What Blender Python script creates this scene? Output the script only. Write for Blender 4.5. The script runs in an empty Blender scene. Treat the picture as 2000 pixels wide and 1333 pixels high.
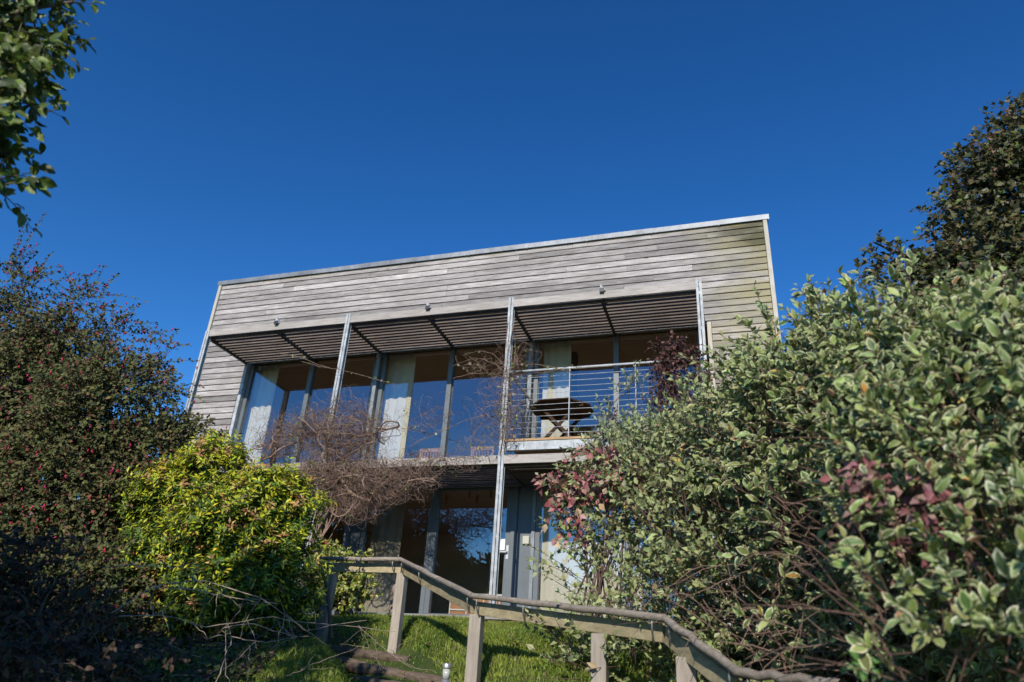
import bpy, math, random
import numpy as np
from mathutils import Vector, Matrix, Quaternion

# ------------------------------------------------------------------ camera, sky, sun, exposure
sc = bpy.context.scene
col = sc.collection
# camera eye is the origin; X runs along the house front, Y into the hillside, Z up (metres)
YAW, PITCH, ROLL, FPX = math.radians(-18.553), math.radians(25.902), math.radians(3.606), 1408.15
cy, sy, cp, sp = math.cos(YAW), math.sin(YAW), math.cos(PITCH), math.sin(PITCH)
FWD = np.array([sy*cp, cy*cp, sp]); RT0 = np.array([cy, -sy, 0.0]); UP0 = np.cross(RT0, FWD)
RT = math.cos(ROLL)*RT0 + math.sin(ROLL)*UP0
UPV = -math.sin(ROLL)*RT0 + math.cos(ROLL)*UP0

def at(px, py, Y):
    """world point at depth Y for a point measured in the photograph"""
    d = FWD + (px-1000)/FPX*RT - (py-666.5)/FPX*UPV
    return d*(Y/d[1])

def proj(P):
    P = np.asarray(P, float)
    w = P@FWD
    return 1000+FPX*(P@RT)/w, 666.5-FPX*(P@UPV)/w, w

cam_d = bpy.data.cameras.new('camera')
cam = bpy.data.objects.new('camera', cam_d); col.objects.link(cam)
cam_d.sensor_width = 36; cam_d.lens = FPX/2000*36; cam_d.clip_end = 3000; cam_d.clip_start = 0.05
M = Matrix(((RT[0], UPV[0], -FWD[0], 0), (RT[1], UPV[1], -FWD[1], 0), (RT[2], UPV[2], -FWD[2], 0), (0, 0, 0, 1)))
cam.matrix_world = M
cam_d.dof.use_dof = True; cam_d.dof.focus_distance = 7.5; cam_d.dof.aperture_fstop = 1.9
sc.camera = cam

SUN = Vector((-0.08, 1.0, -0.55)).normalized()        # the way the light travels
world = bpy.data.worlds.new('World'); sc.world = world; world.use_nodes = True
wn = world.node_tree; wn.nodes.clear()
sky = wn.nodes.new('ShaderNodeTexSky'); sky.sky_type = 'NISHITA'; sky.sun_disc = False
sky.sun_elevation = math.asin(-SUN.z); sky.sun_rotation = math.atan2(-SUN.x, -SUN.y)
sky.altitude = 0; sky.air_density = 1.05; sky.dust_density = 0.0; sky.ozone_density = 4.5
bg = wn.nodes.new('ShaderNodeBackground'); bg.inputs[1].default_value = 0.108
wo = wn.nodes.new('ShaderNodeOutputWorld')
hs = wn.nodes.new('ShaderNodeHueSaturation'); hs.inputs['Saturation'].default_value = 1.22
gm = wn.nodes.new('ShaderNodeGamma'); gm.inputs[1].default_value = 1.27
wn.links.new(sky.outputs[0], hs.inputs['Color']); wn.links.new(hs.outputs[0], gm.inputs[0]); wn.links.new(gm.outputs[0], bg.inputs[0]); wn.links.new(bg.outputs[0], wo.inputs[0])
sl = bpy.data.lights.new('sun', 'SUN'); sl.energy = 5.0; sl.angle = math.radians(0.5); sl.color = (1.0, 0.93, 0.81)
so = bpy.data.objects.new('sun', sl); col.objects.link(so)
so.rotation_euler = SUN.to_track_quat('-Z', 'Y').to_euler()
vs = sc.view_settings; vs.view_transform = 'Standard'; vs.look = 'None'; vs.exposure = 0.0; vs.gamma = 1.0
vs.use_curve_mapping = False
sc.cycles.max_bounces = 8; sc.cycles.transparent_max_bounces = 16
sc.cycles.caustics_reflective = False; sc.cycles.caustics_refractive = False

# ------------------------------------------------------------------ materials
def new_mat(name):
    m = bpy.data.materials.new(name); m.use_nodes = True
    nt = m.node_tree; nt.nodes.clear()
    out = nt.nodes.new('ShaderNodeOutputMaterial')
    return m, nt, out

def nd(nt, t, **kw):
    n = nt.nodes.new(t)
    for k, v in kw.items():
        if k.startswith('i_'):
            n.inputs[k[2:].replace('_', ' ')].default_value = v
        else:
            setattr(n, k, v)
    return n

def ramp(nt, fac, stops):
    r = nt.nodes.new('ShaderNodeValToRGB')
    el = r.color_ramp.elements
    while len(el) > 1: el.remove(el[0])
    el[0].position = stops[0][0]; el[0].color = (*stops[0][1], 1)
    for p, c in stops[1:]:
        e = el.new(p); e.color = (*c, 1)
    nt.links.new(fac, r.inputs[0]); return r.outputs[0]

def mixc(nt, fac, a, b, mode='MIX'):
    n = nt.nodes.new('ShaderNodeMix'); n.data_type = 'RGBA'; n.blend_type = mode
    for s, v in ((0, fac), (6, a), (7, b)):
        if hasattr(v, 'links') or isinstance(v, bpy.types.NodeSocket): nt.links.new(v, n.inputs[s])
        else: n.inputs[s].default_value = v if s == 0 else (*v, 1)
    return n.outputs[2]

def noise_on(nt, scale, detail=4, stretch=None, rough=0.55):
    tc = nt.nodes.new('ShaderNodeNewGeometry')
    v = tc.outputs['Position']
    if stretch:
        mp = nt.nodes.new('ShaderNodeMapping'); mp.inputs['Scale'].default_value = stretch
        nt.links.new(v, mp.inputs[0]); v = mp.outputs[0]
    n = nd(nt, 'ShaderNodeTexNoise'); n.inputs['Scale'].default_value = scale
    n.inputs['Detail'].default_value = detail; n.inputs['Roughness'].default_value = rough
    nt.links.new(v, n.inputs['Vector'])
    return n.outputs['Fac']

def principled(nt, out, color, rough=0.6, metal=0.0, bump=None, bumpd=0.01, spec=0.5):
    b = nt.nodes.new('ShaderNodeBsdfPrincipled')
    if isinstance(color, bpy.types.NodeSocket): nt.links.new(color, b.inputs['Base Color'])
    else: b.inputs['Base Color'].default_value = (*color, 1)
    if isinstance(rough, bpy.types.NodeSocket): nt.links.new(rough, b.inputs['Roughness'])
    else: b.inputs['Roughness'].default_value = rough
    b.inputs['Metallic'].default_value = metal
    b.inputs['Specular IOR Level'].default_value = spec
    if bump is not None:
        bn = nt.nodes.new('ShaderNodeBump'); bn.inputs['Distance'].default_value = bumpd
        bn.inputs['Strength'].default_value = 0.7
        nt.links.new(bump, bn.inputs['Height']); nt.links.new(bn.outputs[0], b.inputs['Normal'])
    nt.links.new(b.outputs[0], out.inputs[0])
    return b

def wood_mat(name, c0, c1, stretch=(1.2, 14, 14), var=0.35, algae=False, scale=3.0, offset_obj=True):
    m, nt, out = new_mat(name)
    oi = nt.nodes.new('ShaderNodeObjectInfo')
    geo = nt.nodes.new('ShaderNodeNewGeometry')
    mp = nt.nodes.new('ShaderNodeMapping'); mp.inputs['Scale'].default_value = stretch
    add = nd(nt, 'ShaderNodeVectorMath', operation='ADD')
    cmb = nt.nodes.new('ShaderNodeCombineXYZ')
    mu = nd(nt, 'ShaderNodeMath', operation='MULTIPLY'); mu.inputs[1].default_value = 37.0
    nt.links.new(oi.outputs['Random'], mu.inputs[0])
    nt.links.new(mu.outputs[0], cmb.inputs[0]); nt.links.new(mu.outputs[0], cmb.inputs[1])
    nt.links.new(geo.outputs['Position'], add.inputs[0]); nt.links.new(cmb.outputs[0], add.inputs[1])
    nt.links.new(add.outputs[0], mp.inputs[0])
    n = nd(nt, 'ShaderNodeTexNoise'); n.inputs['Scale'].default_value = scale; n.inputs['Detail'].default_value = 7
    n.inputs['Roughness'].default_value = 0.62; n.inputs['Distortion'].default_value = 0.35
    nt.links.new(mp.outputs[0], n.inputs['Vector'])
    c = ramp(nt, n.outputs['Fac'], [(0.28, c0), (0.5, tuple((a+b)/2 for a, b in zip(c0, c1))), (0.72, c1)])
    # weathered blotches
    bl = noise_on(nt, 1.3, 3, (0.5, 1, 1.6))
    c = mixc(nt, ramp(nt, bl, [(0.4, (0, 0, 0)), (0.7, (0.45, 0.45, 0.45))]), c, tuple(x*0.66 for x in c0))
    # board to board
    hv = nd(nt, 'ShaderNodeHueSaturation')
    mr = nd(nt, 'ShaderNodeMapRange'); mr.inputs['To Min'].default_value = 1-var; mr.inputs['To Max'].default_value = 1+var*0.6
    nt.links.new(oi.outputs['Random'], mr.inputs[0]); nt.links.new(mr.outputs[0], hv.inputs['Value'])
    nt.links.new(c, hv.inputs['Color']); c = hv.outputs[0]
    # knots
    vo = nd(nt, 'ShaderNodeTexVoronoi'); vo.inputs['Scale'].default_value = 1.0
    mk = nt.nodes.new('ShaderNodeMapping'); mk.inputs['Scale'].default_value = (1.6, 5, 5)
    nt.links.new(add.outputs[0], mk.inputs[0]); nt.links.new(mk.outputs[0], vo.inputs['Vector'])
    kf = ramp(nt, vo.outputs['Distance'], [(0.0, (0.85, 0.85, 0.85)), (0.09, (0, 0, 0))])
    c = mixc(nt, kf, c, tuple(x*0.35 for x in c0))
    if algae:
        sx = nt.nodes.new('ShaderNodeSeparateXYZ'); nt.links.new(geo.outputs['Position'], sx.inputs[0])
        g1 = nd(nt, 'ShaderNodeMapRange'); g1.inputs['From Min'].default_value = -1.9; g1.inputs['From Max'].default_value = 1.0
        nt.links.new(sx.outputs[0], g1.inputs[0])
        an = noise_on(nt, 1.7, 5, (1, 1, 2.2))
        ml = nd(nt, 'ShaderNodeMath', operation='MULTIPLY'); nt.links.new(g1.outputs[0], ml.inputs[0]); nt.links.new(an, ml.inputs[1])
        gf = ramp(nt, ml.outputs[0], [(0.2, (0, 0, 0)), (0.56, (0.78, 0.78, 0.78))])
        c = mixc(nt, gf, c, (0.315, 0.28, 0.135))
        # dark mould patch by the top corner
        g2 = nd(nt, 'ShaderNodeMapRange'); g2.inputs['From Min'].default_value = -0.9; g2.inputs['From Max'].default_value = 0.8
        nt.links.new(sx.outputs[0], g2.inputs[0])
        g3 = nd(nt, 'ShaderNodeMapRange'); g3.inputs['From Min'].default_value = 6.95; g3.inputs['From Max'].default_value = 7.6
        nt.links.new(sx.outputs[2], g3.inputs[0])
        a3 = noise_on(nt, 2.8, 4, (0.7, 1, 1.6))
        m1 = nd(nt, 'ShaderNodeMath', operation='MULTIPLY'); nt.links.new(g2.outputs[0], m1.inputs[0]); nt.links.new(g3.outputs[0], m1.inputs[1])
        m2 = nd(nt, 'ShaderNodeMath', operation='MULTIPLY'); nt.links.new(m1.outputs[0], m2.inputs[0]); nt.links.new(a3, m2.inputs[1])
        df = ramp(nt, m2.outputs[0], [(0.16, (0, 0, 0)), (0.42, (0.85, 0.85, 0.85))])
        c = mixc(nt, df, c, (0.075, 0.07, 0.035))
        # yellow lichen under the flashing
        g4 = nd(nt, 'ShaderNodeMapRange'); g4.inputs['From Min'].default_value = 7.78; g4.inputs['From Max'].default_value = 7.90
        nt.links.new(sx.outputs[2], g4.inputs[0])
        a4 = noise_on(nt, 2.3, 4, (1, 1, 1))
        m4 = nd(nt, 'ShaderNodeMath', operation='MULTIPLY'); nt.links.new(g4.outputs[0], m4.inputs[0]); nt.links.new(a4, m4.inputs[1])
        c = mixc(nt, ramp(nt, m4.outputs[0], [(0.3, (0, 0, 0)), (0.6, (0.6, 0.6, 0.6))]), c, (0.42, 0.33, 0.12))
    principled(nt, out, c, 0.85, bump=n.outputs['Fac'], bumpd=0.006, spec=0.2)
    return m

def plain(name, color, rough=0.6, metal=0.0, nscale=None, namt=0.25, bump=0.0, spec=0.5, stretch=None):
    m, nt, out = new_mat(name)
    if nscale:
        n = noise_on(nt, nscale, 5, stretch)
        c = mixc(nt, ramp(nt, n, [(0.3, (0, 0, 0)), (0.7, (1, 1, 1))]), tuple(x*(1-namt) for x in color), tuple(min(1, x*(1+namt)) for x in color))
        principled(nt, out, c, rough, metal, bump=n if bump else None, bumpd=bump or 0.01, spec=spec)
    else:
        principled(nt, out, color, rough, metal, spec=spec)
    return m

MAT = {}
MAT['cladding'] = wood_mat('weathered_cladding', (0.205, 0.18, 0.172), (0.56, 0.53, 0.52), algae=True, var=0.36)
MAT['fascia'] = wood_mat('fascia_wood', (0.30, 0.27, 0.245), (0.52, 0.48, 0.45), var=0.12)
MAT['trim'] = wood_mat('trim_wood', (0.40, 0.37, 0.31), (0.60, 0.56, 0.48), stretch=(14, 14, 1.2), var=0.1)
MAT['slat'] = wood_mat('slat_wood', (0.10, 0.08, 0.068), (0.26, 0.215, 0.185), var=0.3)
MAT['rail'] = wood_mat('old_rail_wood', (0.17, 0.14, 0.115), (0.38, 0.33, 0.28), stretch=(6, 9, 14), var=0.15)
MAT['plank'] = wood_mat('rail_plank_wood', (0.26, 0.215, 0.13), (0.52, 0.44, 0.28), stretch=(4, 4, 9), var=0.15)
MAT['post'] = wood_mat('post_wood', (0.26, 0.22, 0.185), (0.45, 0.40, 0.34), stretch=(16, 16, 1.5), var=0.15)
MAT['log'] = wood_mat('log_wood', (0.07, 0.05, 0.035), (0.20, 0.155, 0.12), stretch=(4, 14, 14), var=0.2)
MAT['decking'] = wood_mat('decking_wood', (0.33, 0.2, 0.1), (0.55, 0.38, 0.22), var=0.15)
MAT['plinth'] = wood_mat('plinth_timber', (0.22, 0.20, 0.18), (0.38, 0.36, 0.33), var=0.15)
MAT['tablewood'] = wood_mat('dark_table_wood', (0.03, 0.018, 0.011), (0.085, 0.05, 0.03), var=0.1)
MAT['chairwood'] = wood_mat('orange_chair_wood', (0.34, 0.17, 0.07), (0.55, 0.31, 0.15), var=0.1)
MAT['steel'] = plain('galvanised_steel', (0.40, 0.42, 0.44), 0.65, 0.08, nscale=9, namt=0.3, spec=0.3)
MAT['steeldull'] = plain('dull_steel', (0.20, 0.225, 0.245), 0.55, 0.2, nscale=6, namt=0.2)
MAT['flashing'] = plain('zinc_flashing', (0.20, 0.215, 0.235), 0.55, 0.4, nscale=1.6, namt=0.3, bump=0.05)
MAT['frame'] = plain('blue_grey_frame', (0.115, 0.135, 0.15), 0.45, 0.0, nscale=4, namt=0.1)
MAT['darkpanel'] = plain('dark_blue_panel', (0.05, 0.062, 0.075), 0.5, nscale=3, namt=0.15)
MAT['dark'] = plain('dark_backing', (0.03, 0.028, 0.026), 0.9)
MAT['bracket'] = plain('dark_bracket', (0.035, 0.035, 0.04), 0.5, 0.3)
MAT['ceiling'] = plain('tan_ceiling', (0.33, 0.265, 0.185), 0.8, nscale=2, namt=0.08)
MAT['wallin'] = plain('inner_wall', (0.45, 0.42, 0.37), 0.9)
MAT['floorin'] = plain('inner_floor', (0.30, 0.19, 0.10), 0.6, nscale=3)
MAT['white'] = plain('white_plastic', (0.72, 0.73, 0.70), 0.5)
MAT['paper'] = plain('paper', (0.75, 0.8, 0.82), 0.8)
MAT['box'] = plain('cream_box', (0.45, 0.45, 0.38), 0.5)
MAT['metal'] = plain('polished_steel', (0.6, 0.58, 0.56), 0.38, 0.8)
MAT['hook'] = plain('rusty_hook_steel', (0.30, 0.28, 0.26), 0.45, 0.6, nscale=30, namt=0.4)
MAT['cabinet'] = plain('orange_cabinet', (0.42, 0.20, 0.10), 0.6, nscale=5, namt=0.2)
MAT['driftwood'] = wood_mat('driftwood', (0.26, 0.19, 0.16), (0.46, 0.36, 0.31), stretch=(7, 7, 2.5), var=0.1)
MAT['redbrown'] = plain('red_brown_edge', (0.10, 0.045, 0.03), 0.8, nscale=8)
MAT['lens'] = plain('clear_lens', (0.42, 0.43, 0.40), 0.12, nscale=12, namt=0.2)

def glass_mat():
    m, nt, out = new_mat('window_glass')
    fr = nd(nt, 'ShaderNodeFresnel'); fr.inputs['IOR'].default_value = 1.5
    mr = nd(nt, 'ShaderNodeMapRange'); mr.inputs['To Min'].default_value = 0.0; mr.inputs['To Max'].default_value = 1.0
    ml = nd(nt, 'ShaderNodeMath', operation='MULTIPLY'); ml.inputs[1].default_value = 4.8; ml.use_clamp = True
    nt.links.new(fr.outputs[0], ml.inputs[0])
    # the coated outer face mirrors; the inner face only lets light through
    ge = nt.nodes.new('ShaderNodeNewGeometry'); inv = nd(nt, 'ShaderNodeMath', operation='SUBTRACT'); inv.inputs[0].default_value = 1.0
    nt.links.new(ge.outputs['Backfacing'], inv.inputs[1])
    m2 = nd(nt, 'ShaderNodeMath', operation='MULTIPLY'); nt.links.new(ml.outputs[0], m2.inputs[0]); nt.links.new(inv.outputs[0], m2.inputs[1])
    tr = nd(nt, 'ShaderNodeBsdfTransparent'); tr.inputs[0].default_value = (0.965, 0.975, 0.97, 1)
    gl = nd(nt, 'ShaderNodeBsdfGlossy'); gl.inputs['Roughness'].default_value = 0.0
    gl.inputs['Color'].default_value = (0.95, 0.97, 1.0, 1)
    # panes are never quite flat
    n = noise_on(nt, 0.9, 2)
    bn = nt.nodes.new('ShaderNodeBump'); bn.inputs['Distance'].default_value = 0.006; bn.inputs['Strength'].default_value = 0.5
    nt.links.new(n, bn.inputs['Height']); nt.links.new(bn.outputs[0], gl.inputs['Normal'])
    mx = nd(nt, 'ShaderNodeMixShader')
    nt.links.new(m2.outputs[0], mx.inputs[0]); nt.links.new(tr.outputs[0], mx.inputs[1]); nt.links.new(gl.outputs[0], mx.inputs[2])
    nt.links.new(mx.outputs[0], out.inputs[0])
    return m
MAT['glass'] = glass_mat()

def curtain_mat(name, c):
    m, nt, out = new_mat(name)
    b = nd(nt, 'ShaderNodeBsdfDiffuse'); b.inputs[0].default_value = (*c, 1)
    t = nd(nt, 'ShaderNodeBsdfTranslucent'); t.inputs[0].default_value = (*c, 1)
    mx = nd(nt, 'ShaderNodeMixShader'); mx.inputs[0].default_value = 0.2
    nt.links.new(b.outputs[0], mx.inputs[1]); nt.links.new(t.outputs[0], mx.inputs[2]); nt.links.new(mx.outputs[0], out.inputs[0])
    return m
MAT['curtain'] = curtain_mat('cream_curtain', (0.78, 0.73, 0.61))
MAT['curtaintan'] = curtain_mat('tan_curtain', (0.48, 0.42, 0.33))

def leaf_mat(name, gloss=0.5, trans=0.25, objvar=True):
    m, nt, out = new_mat(name)
    a = nd(nt, 'ShaderNodeAttribute'); a.attribute_name = 'Col'
    c = a.outputs['Color']
    if objvar:
        oi = nt.nodes.new('ShaderNodeObjectInfo')
        hv = nd(nt, 'ShaderNodeHueSaturation'); mr = nd(nt, 'ShaderNodeMapRange')
        mr.inputs['To Min'].default_value = 0.8; mr.inputs['To Max'].default_value = 1.2
        nt.links.new(oi.outputs['Random'], mr.inputs[0]); nt.links.new(mr.outputs[0], hv.inputs['Value']); nt.links.new(c, hv.inputs['Color'])
        c = hv.outputs[0]
    b = nt.nodes.new('ShaderNodeBsdfPrincipled'); nt.links.new(c, b.inputs['Base Color'])
    b.inputs['Roughness'].default_value = gloss; b.inputs['Specular IOR Level'].default_value = 0.4
    t = nd(nt, 'ShaderNodeBsdfTranslucent'); nt.links.new(c, t.inputs[0])
    mx = nd(nt, 'ShaderNodeMixShader'); mx.inputs[0].default_value = trans
    nt.links.new(b.outputs[0], mx.inputs[1]); nt.links.new(t.outputs[0], mx.inputs[2]); nt.links.new(mx.outputs[0], out.inputs[0])
    return m
MAT['leaf'] = leaf_mat('leaf', 0.5, 0.2, False)
MAT['leafobj'] = leaf_mat('single_leaf', 0.45, 0.2, True)
MAT['dullleaf'] = leaf_mat('dull_leaf', 0.75, 0.12, False)
MAT['grassblade'] = leaf_mat('grass_blade', 0.6, 0.3, False)
MAT['bark'] = plain('bark', (0.12, 0.09, 0.07), 0.9, nscale=20, namt=0.4)
MAT['redstem'] = plain('red_stem', (0.11, 0.06, 0.045), 0.7, nscale=20, namt=0.4)
MAT['vine'] = plain('dry_vine', (0.22, 0.145, 0.11), 0.85, nscale=5, namt=0.5)
MAT['twig'] = plain('pale_twig', (0.34, 0.26, 0.21), 0.85, nscale=10, namt=0.35)

def ground_mat():
    m, nt, out = new_mat('lawn_ground')
    n = noise_on(nt, 1.5, 6); n2 = noise_on(nt, 18, 4)
    c = mixc(nt, ramp(nt, n, [(0.35, (0, 0, 0)), (0.65, (1, 1, 1))]), (0.035, 0.06, 0.015), (0.075, 0.10, 0.025))
    c = mixc(nt, ramp(nt, n2, [(0.5, (0, 0, 0)), (0.75, (0.6, 0.6, 0.6))]), c, (0.10, 0.075, 0.045))
    principled(nt, out, c, 0.95, bump=n2, bumpd=0.03, spec=0.1)
    return m
MAT['ground'] = ground_mat()
MAT['soil'] = plain('dark_soil', (0.045, 0.032, 0.022), 0.95, nscale=10, namt=0.5, bump=0.02)

# ------------------------------------------------------------------ mesh helpers
def root_loc(o):
    while o.parent: o = o.parent
    return np.array(o.location)

def link(name, me, m, parent=None, tags=None):
    o = bpy.data.objects.new(name, me); col.objects.link(o)
    if m is not None and not me.materials: me.materials.append(m)
    if parent is not None: o.parent = parent
    if tags:
        for k, v in tags.items(): o[k] = v
    return o

def mesh_np(name, V, F, nper, smooth=False, facecol=None, offset=None):
    """V (n,3), F (k,nper) all faces the same size"""
    V = np.asarray(V, np.float32)
    if offset is not None: V = V - np.asarray(offset, np.float32)
    F = np.asarray(F, np.int32)
    me = bpy.data.meshes.new(name)
    me.vertices.add(len(V)); me.vertices.foreach_set('co', V.ravel())
    me.loops.add(F.size); me.loops.foreach_set('vertex_index', F.ravel())
    me.polygons.add(len(F)); me.polygons.foreach_set('loop_start', np.arange(0, F.size, nper, dtype=np.int32))
    if facecol is not None:
        a = me.attributes.new('Col', 'FLOAT_COLOR', 'FACE')
        c4 = np.ones((len(F), 4), np.float32); c4[:, :3] = facecol
        a.data.foreach_set('color', c4.ravel())
    me.update(calc_edges=True)
    if smooth: me.polygons.foreach_set('use_smooth', np.ones(len(F), bool))
    return me

class MB:
    def __init__(s): s.v = []; s.f = []
    def box(s, x0, x1, y0, y1, z0, z1):
        b = len(s.v)
        s.v += [(x0, y0, z0), (x1, y0, z0), (x1, y1, z0), (x0, y1, z0), (x0, y0, z1), (x1, y0, z1), (x1, y1, z1), (x0, y1, z1)]
        s.f += [tuple(b+i for i in q) for q in ((0, 3, 2, 1), (4, 5, 6, 7), (0, 1, 5, 4), (1, 2, 6, 5), (2, 3, 7, 6), (3, 0, 4, 7))]
        return s
    def bar(s, a, b, w, h, up=(0, 0, 1)):
        a = np.array(a, float); b = np.array(b, float); d = (b-a)/np.linalg.norm(b-a)
        x = np.cross(d, up)
        if np.linalg.norm(x) < 1e-4: x = np.cross(d, (0, 1, 0))
        x /= np.linalg.norm(x); y = np.cross(x, d)
        k = len(s.v)
        for p in (a, b):
            for sx, sy_ in ((-1, -1), (1, -1), (1, 1), (-1, 1)): s.v.append(tuple(p + x*sx*w/2 + y*sy_*h/2))
        s.f += [tuple(k+i for i in q) for q in ((3, 2, 1, 0), (4, 5, 6, 7), (0, 1, 5, 4), (1, 2, 6, 5), (2, 3, 7, 6), (3, 0, 4, 7))]
        return s
    def lathe(s, c, prof, n=20):
        k = len(s.v)
        for r, z in prof:
            for i in range(n):
                t = 2*math.pi*i/n; s.v.append((c[0]+r*math.cos(t), c[1]+r*math.sin(t), c[2]+z))
        for j in range(len(prof)-1):
            for i in range(n):
                i2 = (i+1) % n; s.f.append((k+j*n+i, k+j*n+i2, k+(j+1)*n+i2, k+(j+1)*n+i))
        s.f.append(tuple(k+(len(prof)-1)*n+i for i in range(n))); s.f.append(tuple(k+i for i in reversed(range(n))))
        return s
    def build(s, name, m, parent=None, bevel=0.0, smooth=False, tags=None):
        off = root_loc(parent) if parent is not None else np.zeros(3)
        me = bpy.data.meshes.new(name)
        me.from_pydata([tuple(np.array(p)-off) for p in s.v], [], s.f)
        me.update()
        if smooth:
            for p in me.polygons: p.use_smooth = len(p.vertices) == 4
        o = link(name, me, m, parent, tags)
        if bevel:
            b = o.modifiers.new('bevel', 'BEVEL'); b.width = bevel; b.segments = 2; b.limit_method = 'ANGLE'
        return o

def empty(name, loc, label, cat, group=None):
    o = bpy.data.objects.new(name, None); col.objects.link(o)
    o.location = loc; o.empty_display_size = 0.2
    o['label'] = label; o['category'] = cat
    if group: o['group'] = group
    return o

def nrm(a):
    return a/np.maximum(np.linalg.norm(a, axis=-1, keepdims=True), 1e-9)

def tubes(P, R, sides=4):
    """P (N,K,3) paths, R (N,K) radii -> V, F quads"""
    P = np.asarray(P, float); N, K, _ = P.shape
    R = np.broadcast_to(R, (N, K))
    T = np.gradient(P, axis=1); T = nrm(T)
    ref = np.where(np.abs(T[..., 2:3]) > 0.9, np.array([1.0, 0, 0]), np.array([0, 0, 1.0]))
    X = nrm(np.cross(T, ref)); Y = np.cross(T, X)
    ang = np.arange(sides)*2*math.pi/sides
    V = P[:, :, None] + R[:, :, None, None]*(np.cos(ang)[:, None]*X[:, :, None] + np.sin(ang)[:, None]*Y[:, :, None])
    idx = np.arange(N*K*sides).reshape(N, K, sides)
    a = idx[:, :-1]; b = idx[:, 1:]
    F = np.stack([a, np.roll(a, -1, 2), np.roll(b, -1, 2), b], -1).reshape(-1, 4)
    return V.reshape(-1, 3), F

def tube_part(name, P, R, m, parent, sides=4, smooth=True, tags=None):
    V, F = tubes(P, R, sides)
    off = root_loc(parent) if parent is not None else None
    return link(name, mesh_np(name, V, F, 4, smooth, offset=off), m, parent, tags)

# leaf templates: verts (x across, y along, z normal), triangles, and which triangles are margin
def T_simple(w=0.42, fold=0.10, droop=0.12):
    v = np.array([(0, 0, 0), (w, 0.42, fold), (0, 0.5, 0), (-w, 0.42, fold), (0, 1, -droop)])
    f = np.array([(0, 1, 2), (1, 4, 2), (4, 3, 2), (3, 0, 2)])
    return v, f, np.zeros(4)
def T_tiny(w=0.4):
    return np.array([(0, 0, 0), (w, 0.5, 0.06), (0, 1, -0.06), (-w, 0.5, 0.06)]), np.array([(0, 1, 2), (0, 2, 3)]), np.zeros(2)
def T_ovate(w=0.34, rim=0.10, fold=0.10, droop=0.22, curl=0.0):
    ys = np.array([0.0, 0.22, 0.5, 0.78, 1.0])
    iw = np.array([0, 0.72, 1.0, 0.62, 0])*(w-rim); ow = np.array([0, 0.86, 1.0, 0.74, 0])*w
    zz = -droop*ys**2
    v = []; 
    for i, y in enumerate(ys): v.append((0, y*(0.94 if i == 4 else 1), zz[i]))                      # midrib 0-4
    for s in (1, -1):
        for i in (1, 2, 3): v.append((s*iw[i], ys[i], zz[i]+fold*iw[i]/w + 0.02*math.sin(i*2+s)))     # inner
    for s in (1, -1):
        for i in (1, 2, 3): v.append((s*ow[i], ys[i]+0.02, zz[i]+fold*ow[i]/w - curl*0.5 + 0.035*math.sin(i*3.1+s*2)))   # outer
    v.append((0, 1.03, zz[4]-0.02))                                                                   # tip 17
    f = []; g = []
    for k, s in enumerate((1, -1)):
        I = [5+3*k+i for i in range(3)]; O = [11+3*k+i for i in range(3)]
        q = [(0, I[0], 1), (1, I[0], I[1]), (1, I[1], 2), (2, I[1], I[2]), (2, I[2], 3), (3, I[2], 4)]
        r = [(0, O[0], I[0]), (I[0], O[0], O[1]), (I[0], O[1], I[1]), (I[1], O[1], O[2]), (I[1], O[2], I[2]), (I[2], O[2], 17), (I[2], 17, 4)]
        if s < 0: q = [t[::-1] for t in q]; r = [t[::-1] for t in r]
        f += q + r; g += [0]*len(q) + [1]*len(r)
    return np.array(v), np.array(f), np.array(g, float)

def leaf_frames(D, Nn):
    Y = nrm(D); X = nrm(np.cross(Y, Nn)); Z = np.cross(X, Y)
    return X, Y, Z

def leaf_cloud(name, P, D, Nn, S, colA, colB, tmpl, m, parent, kind='stuff'):
    tv, tf, tg = tmpl
    X, Y, Z = leaf_frames(D, Nn)
    S = np.asarray(S)[:, None, None]
    V = P[:, None] + S*(tv[:, 0, None]*X[:, None] + tv[:, 1, None]*Y[:, None] + tv[:, 2, None]*Z[:, None])
    n, k = len(P), len(tv)
    F = (tf[None] + (np.arange(n)*k)[:, None, None]).reshape(-1, 3)
    C = colA[:, None]*(1-tg[None, :, None]) + (colB if colB is not None else colA)[:, None]*tg[None, :, None]
    me = mesh_np(name, V.reshape(-1, 3), F, 3, False, C.reshape(-1, 3), root_loc(parent) if parent is not None else None)
    o = link(name, me, m, parent)
    if kind: o['kind'] = kind
    return o

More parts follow.
